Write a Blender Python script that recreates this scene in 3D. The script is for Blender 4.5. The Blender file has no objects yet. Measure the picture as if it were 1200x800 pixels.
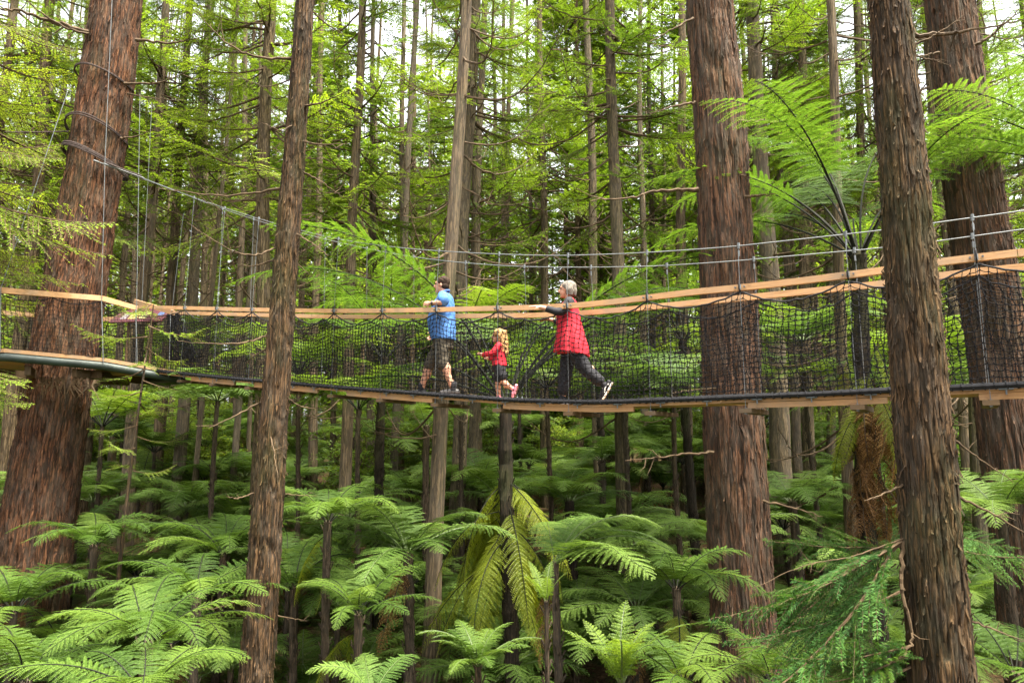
import bpy, math, random
import numpy as np
from mathutils import Vector, Matrix, Quaternion

# ------------------------------------------------------------------ camera, sky, sun, exposure
sc = bpy.context.scene
COL = sc.collection
CZ = 5.2                                   # camera height above the lowest forest floor
FPX = 800.0                                # focal length in photograph pixels (1200 wide)
TILT = math.atan(0.145)
cd = bpy.data.cameras.new("camera"); cam = bpy.data.objects.new("camera", cd); COL.objects.link(cam)
cd.sensor_width = 36.0; cd.lens = 24.0; cd.clip_end = 1000.0; cd.clip_start = 0.1
cam.location = (0, 0, CZ); cam.rotation_euler = (math.pi/2 + TILT, 0, 0)
sc.camera = cam

SUN_EL, SUN_AZ = math.radians(72), math.radians(130)     # azimuth measured from +Y (away) toward +X
w = bpy.data.worlds.new("World"); sc.world = w; w.use_nodes = True
nt = w.node_tree; nt.nodes.clear()
out = nt.nodes.new("ShaderNodeOutputWorld"); bg = nt.nodes.new("ShaderNodeBackground")
sky = nt.nodes.new("ShaderNodeTexSky"); sky.sky_type = 'NISHITA'; sky.sun_disc = False
sky.sun_elevation = SUN_EL; sky.sun_rotation = SUN_AZ; sky.dust_density = 5.0; sky.air_density = 1.0
hs = nt.nodes.new("ShaderNodeHueSaturation"); hs.inputs['Saturation'].default_value = 0.12   # high thin overcast
nt.links.new(sky.outputs[0], hs.inputs['Color']); nt.links.new(hs.outputs[0], bg.inputs[0])
bg.inputs[1].default_value = 0.15
nt.links.new(bg.outputs[0], out.inputs[0])
sl = bpy.data.lights.new("sun", 'SUN'); so = bpy.data.objects.new("sun", sl); COL.objects.link(so)
sl.energy = 4.8; sl.angle = math.radians(18); sl.color = (1.0, 0.92, 0.76)
sd = Vector((math.sin(SUN_AZ)*math.cos(SUN_EL), math.cos(SUN_AZ)*math.cos(SUN_EL), math.sin(SUN_EL)))
so.rotation_euler = (-sd).to_track_quat('-Z', 'Y').to_euler(); so.location = (0, 0, 60)
sc.view_settings.view_transform = 'Standard'; sc.view_settings.look = 'None'
sc.view_settings.gamma = 1.0; sc.view_settings.exposure = 2.42; sc.view_settings.use_curve_mapping = False
cy = sc.cycles
cy.max_bounces = 10; cy.diffuse_bounces = 8; cy.glossy_bounces = 2; cy.transmission_bounces = 8
cy.caustics_reflective = False; cy.caustics_refractive = False
cy.use_adaptive_sampling = True; cy.adaptive_threshold = 0.02
cy.use_denoising = True
sc.render.use_persistent_data = False

# ------------------------------------------------------------------ pixel -> world
CT, ST = math.cos(TILT), math.sin(TILT)
def at(px, py, Y):
    dx = (px-600)/FPX; dz = -(py-400)/FPX
    d = (dx, CT - dz*ST, ST + dz*CT)
    s = Y/d[1]
    return np.array([d[0]*s, Y, CZ + d[2]*s])
def proj(p):
    x, y, z = p[0], p[1], p[2]-CZ
    f = y*CT + z*ST; u = -y*ST + z*CT
    return 600 + FPX*x/f, 400 - FPX*u/f

# ------------------------------------------------------------------ noise
_rs = np.random.RandomState(7)
_LAT = _rs.rand(256, 256)
def vnoise(u, v, pu=256, pv=256):
    iu = np.floor(u).astype(int); iv = np.floor(v).astype(int)
    fu = u-iu; fv = v-iv
    fu = fu*fu*(3-2*fu); fv = fv*fv*(3-2*fv)
    a = _LAT[iu % pu, iv % pv]; b = _LAT[(iu+1) % pu, iv % pv]
    c = _LAT[iu % pu, (iv+1) % pv]; d = _LAT[(iu+1) % pu, (iv+1) % pv]
    return (a*(1-fu)+b*fu)*(1-fv) + (c*(1-fu)+d*fu)*fv

# ------------------------------------------------------------------ mesh builder
def nrm(a):
    a = np.asarray(a, float); return a/np.maximum(np.linalg.norm(a, axis=-1, keepdims=True), 1e-9)
class MB:
    def __init__(s): s.V = []; s.Q = []; s.T = []; s.n = 0
    def quads(s, V, Q, mat=0, tint=0.5):
        V = np.asarray(V, float).reshape(-1, 3); Q = np.asarray(Q, int).reshape(-1, 4)
        s.V.append(V); s.Q.append((Q+s.n, mat, tint)); s.n += len(V); return s
    def tris(s, V, T, mat=0, tint=0.5):
        V = np.asarray(V, float).reshape(-1, 3); T = np.asarray(T, int).reshape(-1, 3)
        s.V.append(V); s.T.append((T+s.n, mat, tint)); s.n += len(V); return s
    def add(s, o, M=None, tint=None):
        """append another MB, transformed by the 4x4 array M"""
        V = np.concatenate(o.V)
        if M is not None: V = V @ M[:3, :3].T + M[:3, 3]
        s.V.append(V)
        for Q, m, t in o.Q: s.Q.append((Q+s.n, m, t if tint is None else np.clip(np.asarray(t)+tint, 0, 1)))
        for Q, m, t in o.T: s.T.append((Q+s.n, m, t if tint is None else np.clip(np.asarray(t)+tint, 0, 1)))
        s.n += len(V); return s
    def mesh(s, name, mats, smooth=False):
        me = bpy.data.meshes.new(name)
        V = np.concatenate(s.V)
        me.vertices.add(len(V)); me.vertices.foreach_set("co", V.ravel().astype(np.float32))
        li = []; mi = []; ti = []; ls = []
        for Fs, k in ((s.Q, 4), (s.T, 3)):
            for F, m, t in Fs:
                li.append(F.ravel()); mi.append(np.full(len(F), m)); ls.append(np.full(len(F), k))
                ti.append(np.broadcast_to(np.asarray(t, float), (len(F),)))
        li = np.concatenate(li); mi = np.concatenate(mi); ti = np.concatenate(ti); ls = np.concatenate(ls)
        me.loops.add(len(li)); me.loops.foreach_set("vertex_index", li.astype(np.int32))
        me.polygons.add(len(ls))
        st = np.concatenate([[0], np.cumsum(ls)[:-1]])
        me.polygons.foreach_set("loop_start", st.astype(np.int32))
        me.polygons.foreach_set("material_index", mi.astype(np.int32))
        me.polygons.foreach_set("use_smooth", np.full(len(ls), smooth, dtype=bool))
        a = me.attributes.new("tint", 'FLOAT', 'FACE'); a.data.foreach_set("value", ti.astype(np.float32))
        for m in (mats if isinstance(mats, (list, tuple)) else [mats]): me.materials.append(m)
        me.update(calc_edges=True); me.validate()
        return me
    def build(s, name, mats, parent=None, smooth=False, loc=None):
        return link(name, s.mesh(name, mats, smooth), parent, loc)

def link(name, data, parent=None, loc=None):
    o = bpy.data.objects.new(name, data); COL.objects.link(o)
    if parent is not None: o.parent = parent
    if loc is not None: o.location = tuple(loc)
    return o
def tag(o, label=None, cat=None, group=None, kind=None):
    if label: o['label'] = label
    if cat: o['category'] = cat
    if group: o['group'] = group
    if kind: o['kind'] = kind
    return o
def empty(name, loc=(0, 0, 0), label=None, cat=None, group=None):
    o = link(name, None, None, loc); o.empty_display_size = .2
    return tag(o, label, cat, group)

def frames(P):
    P = np.asarray(P, float); T = np.gradient(P, axis=0); T = nrm(T)
    ref = np.array([0, 0, 1.]) if abs(T[0][2]) < .9 else np.array([1., 0, 0])
    A = []; a = nrm(np.cross(T[0], ref))
    for t in T:
        a = nrm(a - t*np.dot(a, t)); A.append(a)
    A = np.array(A); B = np.cross(T, A)
    return T, A, B
def tube(mb, P, R, n=6, mat=0, tint=.5, cap=True, R2=None, up=None):
    P = np.asarray(P, float); m = len(P)
    R = np.broadcast_to(np.asarray(R, float), (m,)); R2 = R if R2 is None else np.broadcast_to(np.asarray(R2, float), (m,))
    T, A, B = frames(P)
    if up is not None:
        A = nrm(np.cross(T, up)); B = np.cross(A, T)*1.0
    th = np.arange(n)*2*math.pi/n
    V = P[:, None, :] + A[:, None, :]*(np.cos(th)[None, :, None]*R[:, None, None]) + B[:, None, :]*(np.sin(th)[None, :, None]*R2[:, None, None])
    i = np.arange(m-1)[:, None]*n; j = np.arange(n)[None, :]; k = (j+1) % n
    Q = np.stack([i+j, i+k, i+n+k, i+n+j], -1).reshape(-1, 4)
    mb.quads(V.reshape(-1, 3), Q, mat, tint)
    if cap:
        for e, sgn in ((0, 1), (m-1, -1)):
            ring = V[e]; c = ring.mean(0); Vc = np.vstack([ring, c])
            Tt = [(n, (q+1) % n, q) if sgn > 0 else (n, q, (q+1) % n) for q in range(n)]
            mb.tris(Vc, Tt, mat, tint)
    return mb
def boxsweep(mb, P, wid, hei, mat=0, side=None, tint=.5):
    """rectangular section swept along P; side = horizontal width direction, z stays up"""
    P = np.asarray(P, float); m = len(P)
    T = nrm(np.gradient(P, axis=0))
    S = nrm(np.cross(T, [0, 0, 1.])) ; U = np.cross(S, T)
    V = np.stack([P-S*wid/2-U*hei/2, P+S*wid/2-U*hei/2, P+S*wid/2+U*hei/2, P-S*wid/2+U*hei/2], 1)
    i = np.arange(m-1)[:, None]*4; j = np.arange(4)[None, :]; k = (j+1) % 4
    Q = np.stack([i+j, i+k, i+4+k, i+4+j], -1).reshape(-1, 4)
    mb.quads(V.reshape(-1, 3), Q, mat, tint)
    mb.quads(V[0], [[3, 2, 1, 0]], mat, tint); mb.quads(V[-1], [[0, 1, 2, 3]], mat, tint)
    return mb
def sticks(mb, A, B, r, n=4, mat=0, tint=.5):
    A = np.asarray(A, float).reshape(-1, 3); B = np.asarray(B, float).reshape(-1, 3); m = len(A)
    T = nrm(B-A); ref = np.where(np.abs(T[:, 2:3]) < .9, np.array([[0, 0, 1.]]), np.array([[1., 0, 0]]))
    U = nrm(np.cross(T, ref)); W = np.cross(T, U)
    th = np.arange(n)*2*math.pi/n
    off = (U[:, None]*np.cos(th)[None, :, None] + W[:, None]*np.sin(th)[None, :, None])*np.asarray(r).reshape(-1, 1, 1)
    V = np.concatenate([A[:, None]+off, B[:, None]+off], 1)
    b = np.arange(m)[:, None, None]*(2*n); j = np.arange(n); k = (j+1) % n
    q = np.stack([j, k, n+k, n+j], -1)[None]
    return mb.quads(V.reshape(-1, 3), (b+q).reshape(-1, 4), mat, tint)
def leaves(mb, base, d, nr, L, W, mat=0, tint=.5, mid=.45):
    base = np.asarray(base, float); d = nrm(d); L = np.asarray(L, float).reshape(-1, 1)*np.ones((len(base), 1)); W = np.asarray(W, float).reshape(-1, 1)*np.ones((len(base), 1))
    s = nrm(np.cross(d, nr))
    V = np.stack([base, base+d*L*mid+s*W/2, base+d*L, base+d*L*mid-s*W/2], 1)
    Q = np.arange(len(base)*4).reshape(-1, 4)
    return mb.quads(V.reshape(-1, 3), Q, mat, tint)
def ball(mb, c, r, n=12, m=8, mat=0, tint=.5, M=None):
    r = np.broadcast_to(np.asarray(r, float), (3,))
    ph = np.linspace(0, math.pi, m+1)[1:-1]; th = np.arange(n)*2*math.pi/n
    V = np.stack([np.outer(np.sin(ph), np.cos(th)), np.outer(np.sin(ph), np.sin(th)), np.outer(np.cos(ph), np.ones(n))], -1).reshape(-1, 3)
    V = np.vstack([V, [0, 0, 1], [0, 0, -1]])*r
    if M is not None: V = V @ np.asarray(M).T
    V = V + np.asarray(c, float)
    i = np.arange(m-2)[:, None]*n; j = np.arange(n)[None]; k = (j+1) % n
    Q = np.stack([i+j, i+n+j, i+n+k, i+k], -1).reshape(-1, 4)
    N = (m-1)*n; J = np.arange(n); K = (J+1) % n
    T = np.vstack([np.stack([np.full(n, N), J, K], -1), np.stack([np.full(n, N+1), (m-2)*n+K, (m-2)*n+J], -1)])
    s0 = mb.n
    mb.quads(V, Q, mat, tint); mb.T.append((T+s0, mat, tint))
    return mb
def rotm(az=0, pitch=0, roll=0, s=1., t=(0, 0, 0)):
    M = Matrix.Rotation(az, 4, 'Z') @ Matrix.Rotation(pitch, 4, 'Y') @ Matrix.Rotation(roll, 4, 'X')
    A = np.array(M); A[:3, :3] *= s; A[:3, 3] = t
    return A

# ------------------------------------------------------------------ materials
def mat_new(name):
    m = bpy.data.materials.new(name); m.use_nodes = True; m.node_tree.nodes.clear()
    return m, m.node_tree
def N(nt, t, **kw):
    n = nt.nodes.new(t)
    for k, v in kw.items():
        if k in n.inputs: n.inputs[k].default_value = v
        else: setattr(n, k, v)
    return n
def ramp(nt, fac, stops):
    r = nt.nodes.new("ShaderNodeValToRGB"); e = r.color_ramp.elements
    while len(e) < len(stops): e.new(.5)
    for q, (p, c) in zip(e, stops): q.position = p; q.color = (*c, 1)
    nt.links.new(fac, r.inputs[0]); return r.outputs[0]
def noise(nt, vec, scale, detail=4, rough=.6):
    n = N(nt, "ShaderNodeTexNoise"); n.inputs['Scale'].default_value = scale; n.inputs['Detail'].default_value = detail; n.inputs['Roughness'].default_value = rough
    nt.links.new(vec, n.inputs['Vector']); return n.outputs['Fac']
def mapped(nt, scale, kind='Object'):
    tc = N(nt, "ShaderNodeTexCoord"); mp = N(nt, "ShaderNodeMapping"); mp.inputs['Scale'].default_value = scale
    nt.links.new(tc.outputs[kind], mp.inputs[0]); return mp.outputs[0]
def mix(nt, fac, a, b, mode='MIX'):
    m = N(nt, "ShaderNodeMix", data_type='RGBA', blend_type=mode)
    for s, v in ((m.inputs[0], fac), (m.inputs[6], a), (m.inputs[7], b)):
        if isinstance(v, (int, float)): s.default_value = v
        elif isinstance(v, tuple): s.default_value = (*v, 1)
        else: nt.links.new(v, s)
    return m.outputs[2]
def math_n(nt, op, a, b):
    m = N(nt, "ShaderNodeMath", operation=op)
    for s, v in ((m.inputs[0], a), (m.inputs[1], b)):
        if isinstance(v, (int, float)): s.default_value = v
        else: nt.links.new(v, s)
    return m.outputs[0]
def finish(nt, col, rough=.8, bump=None, bstr=.3, bdist=.02, spec=.3, metal=0.):
    p = N(nt, "ShaderNodeBsdfPrincipled"); o = N(nt, "ShaderNodeOutputMaterial")
    if isinstance(col, tuple): p.inputs['Base Color'].default_value = (*col, 1)
    else: nt.links.new(col, p.inputs['Base Color'])
    if isinstance(rough, (int, float)): p.inputs['Roughness'].default_value = rough
    else: nt.links.new(rough, p.inputs['Roughness'])
    p.inputs['Specular IOR Level'].default_value = spec; p.inputs['Metallic'].default_value = metal
    if bump is not None:
        b = N(nt, "ShaderNodeBump"); b.inputs['Strength'].default_value = bstr; b.inputs['Distance'].default_value = bdist
        nt.links.new(bump, b.inputs['Height']); nt.links.new(b.outputs[0], p.inputs['Normal'])
    nt.links.new(p.outputs[0], o.inputs[0]); return p, o

def bark_mat(name, dark, mid, light, moss=.25, k=1.0):
    m, nt = mat_new(name)
    tc = N(nt, "ShaderNodeTexCoord"); wob = N(nt, "ShaderNodeTexNoise"); wob.inputs['Scale'].default_value = 1.6*k; wob.inputs['Detail'].default_value = 3
    nt.links.new(tc.outputs['Object'], wob.inputs['Vector'])
    va = N(nt, "ShaderNodeVectorMath", operation='MULTIPLY_ADD'); nt.links.new(wob.outputs['Color'], va.inputs[0]); va.inputs[1].default_value = (.12/k, .12/k, 0); nt.links.new(tc.outputs['Object'], va.inputs[2])
    def mp(sc_):
        q = N(nt, "ShaderNodeMapping"); q.inputs['Scale'].default_value = sc_; nt.links.new(va.outputs[0], q.inputs[0]); return q.outputs[0]
    n1 = noise(nt, mp((12*k, 12*k, .8*k)), 1.0, 6, .65)
    n2 = noise(nt, mp((40*k, 40*k, 2.6*k)), 1.0, 5, .7)
    n4 = noise(nt, mp((95*k, 95*k, 12*k)), 1.0, 4, .7)
    n3 = noise(nt, mapped(nt, (1.3, 1.3, .5)), 1.0, 4, .6)
    n5 = noise(nt, mapped(nt, (5*k, 5*k, 2.2*k)), 1.0, 3, .6)
    vo = N(nt, "ShaderNodeTexVoronoi", feature='DISTANCE_TO_EDGE'); vo.inputs['Scale'].default_value = 1.0; nt.links.new(mp((14*k, 14*k, .75*k)), vo.inputs['Vector'])
    vo2 = N(nt, "ShaderNodeTexVoronoi", feature='DISTANCE_TO_EDGE'); vo2.inputs['Scale'].default_value = 1.0; nt.links.new(mp((33*k, 33*k, 2.4*k)), vo2.inputs['Vector'])
    def cl(x, lo, hi):
        q = N(nt, "ShaderNodeMapRange", interpolation_type='SMOOTHSTEP'); q.inputs[1].default_value = lo; q.inputs[2].default_value = hi; nt.links.new(x, q.inputs[0]); return q.outputs[0]
    ck = math_n(nt, 'MULTIPLY', cl(vo.outputs['Distance'], .0, .20), math_n(nt, 'ADD', .45, math_n(nt, 'MULTIPLY', cl(vo2.outputs['Distance'], .0, .22), .55)))
    h0_ = math_n(nt, 'ADD', math_n(nt, 'ADD', math_n(nt, 'MULTIPLY', n1, .4), math_n(nt, 'MULTIPLY', n2, .36)), math_n(nt, 'MULTIPLY', n4, .24))
    h = math_n(nt, 'ADD', math_n(nt, 'MULTIPLY', h0_, .86), math_n(nt, 'MULTIPLY', ck, .17))
    c = ramp(nt, h, [(.42, dark), (.49, tuple(.45*x for x in mid)), (.56, mid), (.70, light)])
    grey = mix(nt, .6, c, (mid[0]*1.1, mid[0]*.86, mid[0]*.64))
    c = mix(nt, ramp(nt, n5, [(.42, (0, 0, 0)), (.66, (.6, .6, .6))]), c, grey)
    oi = N(nt, "ShaderNodeObjectInfo")
    c = mix(nt, math_n(nt, 'MULTIPLY', oi.outputs['Random'], .4), c, mix(nt, .75, c, (mid[0]*1.0, mid[0]*.93, mid[0]*.78)))
    mfac = ramp(nt, n3, [(.5, (0, 0, 0)), (.72, (1, 1, 1))])
    c = mix(nt, math_n(nt, 'MULTIPLY', math_n(nt, 'MULTIPLY', mfac, n2), moss*2), c, (.05, .065, .016))
    finish(nt, c, .9, h, 1.0, .045/k, spec=.12)
    return m
M = {}
M['bark_red'] = bark_mat("bark_red", (.016, .0065, .003), (.098, .038, .0155), (.20, .094, .044), .18)
M['bark_brown'] = bark_mat("bark_brown", (.012, .007, .003), (.068, .036, .0145), (.145, .083, .037), .35, 1.5)
M['bark_grey'] = bark_mat("bark_grey", (.03, .022, .011), (.118, .085, .043), (.21, .158, .085), .45, 1.4)
M['fern_trunk_black'] = bark_mat('black_fern_trunk', (.006, .005, .003), (.022, .015, .009), (.06, .042, .024), .4, 2.5)
M['bark_far'] = bark_mat("bark_far", (.034, .022, .010), (.135, .090, .046), (.24, .17, .092), .4, 1.0)

def leaf_mat(name, c0, c1, c2, trans=.42, rough=.5, rnd=.35, spec=.25, tcol=(1.25, 1.12, .55)):
    m, nt = mat_new(name)
    at_ = N(nt, "ShaderNodeAttribute", attribute_name='tint'); oi = N(nt, "ShaderNodeObjectInfo")
    f = math_n(nt, 'ADD', math_n(nt, 'MULTIPLY', at_.outputs['Fac'], 1-rnd), math_n(nt, 'MULTIPLY', oi.outputs['Random'], rnd))
    c = ramp(nt, f, [(.15, c0), (.5, c1), (.9, c2)])
    p = N(nt, "ShaderNodeBsdfPrincipled"); p.inputs['Roughness'].default_value = rough; p.inputs['Specular IOR Level'].default_value = spec
    nt.links.new(c, p.inputs['Base Color'])
    t = N(nt, "ShaderNodeBsdfTranslucent"); nt.links.new(mix(nt, 1.0, c, tcol, 'MULTIPLY'), t.inputs[0])
    s = N(nt, "ShaderNodeMixShader"); s.inputs[0].default_value = trans
    nt.links.new(p.outputs[0], s.inputs[1]); nt.links.new(t.outputs[0], s.inputs[2])
    o = N(nt, "ShaderNodeOutputMaterial"); nt.links.new(s.outputs[0], o.inputs[0])
    return m
M['needle'] = leaf_mat("conifer_needles", (.036, .072, .011), (.086, .150, .017), (.175, .25, .028), .54, tcol=(1.15, 1.13, .45))
M['needle_near'] = leaf_mat("redwood_needles", (.016, .045, .012), (.036, .092, .022), (.085, .165, .028), .4, .6, .35, .08)
M['needle_yellow'] = leaf_mat("yellow_green_needles", (.06, .11, .012), (.13, .20, .02), (.22, .29, .03), .55, .6, .3, .08)  # yellow-green foliage of the young conifer at the left edge
M['fern'] = leaf_mat("fern_leaf", (.024, .050, .008), (.054, .100, .015), (.115, .172, .028), .42, .55, .45, .12, (1.15, 1.15, .6))
M['fern_pale'] = leaf_mat("pale_fern_leaf", (.034, .072, .014), (.076, .132, .024), (.145, .215, .044), .40, .55, .4, .15, (1.12, 1.15, .65))
M['fern_fresh'] = leaf_mat('fresh_fern_leaf', (.030, .066, .012), (.060, .115, .018), (.118, .185, .030), .5, .55, .3, .12, (1.15, 1.15, .5))
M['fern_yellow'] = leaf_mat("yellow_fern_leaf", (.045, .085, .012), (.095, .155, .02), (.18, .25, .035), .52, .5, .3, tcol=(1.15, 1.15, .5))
M['fern_olive'] = leaf_mat("olive_fern_leaf", (.07, .105, .008), (.145, .185, .013), (.25, .28, .022), .52, .5, .25)
M['fern_dead'] = leaf_mat("dead_fern_leaf", (.05, .024, .010), (.13, .068, .026), (.27, .165, .06), .35, .7, .3, .1, (1.15, .95, .55))
M['shrub'] = leaf_mat("shrub_leaf", (.05, .095, .012), (.115, .19, .022), (.22, .30, .035), .52)
def plain(name, c, rough=.7, spec=.3, metal=0., var=.15, scale=12, bump=.0):
    m, nt = mat_new(name)
    n = noise(nt, mapped(nt, (1, 1, 1)), scale, 4)
    col = ramp(nt, n, [(.3, tuple(x*(1-var) for x in c)), (.7, tuple(min(1, x*(1+var)) for x in c))])
    finish(nt, col, rough, n if bump else None, bump, .01, spec, metal); return m
M['twig'] = plain("twig", (.060, .040, .022), .85, .15, var=.5)
M['deadwood'] = plain("dead_branch", (.062, .042, .024), .85, .15, var=.5)
M['stipe'] = plain("fern_stalk", (.010, .011, .007), .75, .12, var=.4)
M['stipe_green'] = plain("green_fern_stalk", (.05, .075, .02), .55, .3, var=.4)
M['fern_trunk'] = bark_mat("fern_trunk", (.014, .010, .006), (.060, .040, .024), (.14, .095, .055), .3, 2.5)
def timber(name, c):
    m, nt = mat_new(name)
    v = mapped(nt, (2, 2, 34))
    n = noise(nt, v, 2.0, 6, .68); n2 = noise(nt, mapped(nt, (1.5, 1.5, 1.5)), 1.0, 5, .65); n3 = noise(nt, mapped(nt, (7, 7, 12)), 1.0, 5, .7)
    col = ramp(nt, math_n(nt, 'ADD', math_n(nt, 'MULTIPLY', n, .6), math_n(nt, 'MULTIPLY', n2, .4)), [(.36, tuple(x*.58 for x in c)), (.5, c), (.66, tuple(x*1.2 for x in c))])
    grey = (c[1]*.72, c[1]*.64, c[1]*.50)
    col = mix(nt, ramp(nt, n2, [(.44, (0, 0, 0)), (.68, (.75, .75, .75))]), col, grey)
    col = mix(nt, ramp(nt, n3, [(.58, (0, 0, 0)), (.74, (.55, .55, .55))]), col, (c[0]*.16, c[1]*.17, c[2]*.14))
    oi = N(nt, "ShaderNodeObjectInfo")
    col = mix(nt, math_n(nt, 'MULTIPLY', oi.outputs['Random'], .45), col, tuple(x*.62 for x in c))
    finish(nt, col, .75, n, .4, .004, .2); return m
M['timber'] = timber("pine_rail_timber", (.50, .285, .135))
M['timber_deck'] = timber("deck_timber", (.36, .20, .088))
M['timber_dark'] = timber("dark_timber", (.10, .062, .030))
M['net'] = plain("black_net_cord", (.010, .010, .011), .95, .06, var=.3)
M['rope_black'] = plain("black_edge_rope", (.015, .015, .017), .75, .15, var=.4, scale=30)
M['shackle'] = plain('dull_shackle', (.13, .135, .135), .7, .15, 0., var=.2)
M['steel'] = plain("galvanised_steel", (.11, .12, .125), .6, .4, .4, var=.2)
M['pipe_green'] = plain("green_steel", (.022, .032, .027), .55, .3, .0, var=.3, scale=5)
M['sling'] = plain("brown_sling", (.040, .028, .024), .8, .2, var=.4)
M['maroon'] = plain("maroon_board", (.045, .010, .013), .5, .3, var=.15)
M['white'] = plain("white_paint", (.72, .72, .70), .5, .3, var=.08)
# ------------------------------------------------------------------ ground
def ground_h(x, y):
    """height of the forest floor (world z)"""
    x = np.asarray(x, float); y = np.asarray(y, float)
    b = np.interp(y, [-60, 0, 9, 13, 16, 19, 23, 29, 40, 60, 120], [.0, 0, .05, .35, .95, 1.7, 2.5, 3.35, 3.9, 4.2, 5.0])
    b = b + (vnoise(x*.35+40, y*.35+17)-.5)*.55 + (vnoise(x*.09+11, y*.09+5)-.5)*.9*np.clip(y/14, .1, 1)
    return b
def ground():
    n = 220
    gx = np.linspace(-130, 130, n); gy = np.concatenate([np.linspace(-60, 5, 50), np.linspace(6, 60, 140), np.linspace(62, 160, 50)])
    X, Y = np.meshgrid(gx, gy); Z = ground_h(X, Y) + (vnoise(X*2.1, Y*2.1)-.5)*.16
    V = np.stack([X, Y, Z], -1).reshape(-1, 3); m = len(gy)
    i = np.arange(m-1)[:, None]*n; j = np.arange(n-1)[None]
    Q = np.stack([i+j, i+j+1, i+n+j+1, i+n+j], -1).reshape(-1, 4)
    mm, nt = mat_new("forest_soil")
    n1 = noise(nt, mapped(nt, (1, 1, 1)), 1.1, 6, .65); n2 = noise(nt, mapped(nt, (1, 1, 1)), 14, 6, .7)
    c = ramp(nt, n2, [(.32, (.022, .014, .008)), (.5, (.06, .036, .019)), (.68, (.13, .078, .04))])
    c = mix(nt, ramp(nt, n1, [(.46, (0, 0, 0)), (.62, (.8, .8, .8))]), c, (.035, .06, .016))
    finish(nt, c, .95, n2, .8, .05, .1)
    mb = MB().quads(V, Q); o = mb.build("forest_floor", mm, smooth=True); tag(o, kind='structure'); return o
ground()

# ------------------------------------------------------------------ fern fronds
def frond(L=2.4, W=.52, n=30, a0=55, da=95, bare=.16, m=15, seed=0, curl=1.2, sag=.22, stipe_r=.014, twist=0., base_w=.8, ragged=0., pw=.92):
    """one tree-fern frond growing from the origin along +X, arching in the XZ plane: 0 leaf, 1 stalk"""
    r = np.random.RandomState(seed); mb = MB()
    ts = np.linspace(0, 1, 60); ang = np.radians(a0 - da*ts**curl)
    ds = L/59; x = np.concatenate([[0], np.cumsum(np.cos(ang[:-1])*ds)]); z = np.concatenate([[0], np.cumsum(np.sin(ang[:-1])*ds)])
    y = np.sin(ts*2.2 + r.rand()*6)*.05*L*ts*.5; y -= y[0]
    P = np.stack([x, y, z], -1); T = nrm(np.gradient(P, axis=0))
    tube(mb, P[::3], np.interp(ts[::3], [0, .2, 1], [stipe_r*1.25, stipe_r, stipe_r*.22]), 5, 1)
    tt = bare + (1-bare)*(np.arange(n)+.5)/n
    for sgn in (-1, 1):
        for k in range(n):
            if ragged and r.rand() < ragged: continue
            t = tt[k] + r.uniform(-.004, .004); u = (t-bare)/(1-bare)
            p = np.array([np.interp(t, ts, P[:, q]) for q in range(3)]); d = nrm(np.array([np.interp(t, ts, T[:, q]) for q in range(3)]))
            lat = np.array([0, sgn, 0.]); nz = nrm(np.cross(d, np.array([0, 1., 0]))); nz = nz if nz[2] > 0 or abs(nz[2]) < .3 and nz[0] < 0 else -nz
            fwd = math.radians(14 + 40*u**2 + r.uniform(-5, 5))
            D = lat*math.cos(fwd) + d*math.sin(fwd) + nz*(twist + r.uniform(-.1, .12))
            D = nrm(D)
            prof = min(1, base_w + (1-base_w)*u/.25)*(1-u**2.4)**.85 + .04
            l = W*prof*r.uniform(.9, 1.06)
            mm = max(5, int(m*(.35+.65*prof)))
            v = (np.arange(mm)+.6)/mm
            sg = sag*l*r.uniform(.5, 1.5)
            pos = p + D*(v*l)[:, None] + np.array([0, 0, -1.])*(sg*v**2)[:, None]
            # thin midrib
            leaves(mb, [p], [D - np.array([0, 0, .5*sg/l])], nz, l*.97, l*.035+.004, 0, .35, .3)
            pl = .62*(L*(1-bare)/n)*(min(1, prof+.25))*(1.08-v*.9)**.6 + .004
            side = nrm(np.cross(nz, D)); wd = l/mm*1.02
            for s2 in (-1, 1):
                jit = r.uniform(-.12, .12, (mm, 3))
                dirs = side*s2*.9 + D*.42 + nz*(-.22) + jit
                nn = nz + side*s2*.25 + r.uniform(-.25, .25, (mm, 3))
                leaves(mb, pos, dirs, nn, pl, wd*pw, 0, np.clip(.45 + .25*u + r.uniform(-.25, .25, mm), 0, 1), .38)
    return mb
# frond kinds, each in a few variants; built once, shared by every fern
FR = {}
def add_kind(kind, mats, specs):
    FR[kind] = [frond(**s).mesh("frond", mats) for s in specs]
base = dict(n=25, m=19)
add_kind('arch', [M['fern'], M['stipe']], [dict(base, seed=s, L=2.4, W=.50, a0=a, da=d, bare=.15) for s, a, d in ((1, 58, 88), (2, 48, 75), (3, 66, 105), (4, 40, 62), (5, 52, 96))])
add_kind('pale', [M['fern_pale'], M['stipe_green']], [dict(base, seed=s, L=2.4, W=.54, a0=a, da=d, bare=.13) for s, a, d in ((11, 50, 80), (12, 40, 66), (13, 60, 98), (14, 32, 56), (15, 46, 88))])
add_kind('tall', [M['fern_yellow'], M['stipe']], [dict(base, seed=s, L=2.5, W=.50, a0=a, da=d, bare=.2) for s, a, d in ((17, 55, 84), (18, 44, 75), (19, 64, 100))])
add_kind('ground', [M['fern'], M['stipe_green']], [dict(n=22, m=12, seed=s, L=1.2, W=.24, a0=a, da=d, bare=.12) for s, a, d in ((21, 60, 75), (22, 48, 62), (23, 70, 85))])
add_kind('upright', [M['fern_yellow'], M['stipe_green']], [dict(n=20, m=8, seed=s, L=1.5, W=.27, a0=a, da=d, bare=.1, sag=.12) for s, a, d in ((31, 80, 40), (32, 70, 45), (33, 76, 60))])
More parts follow.
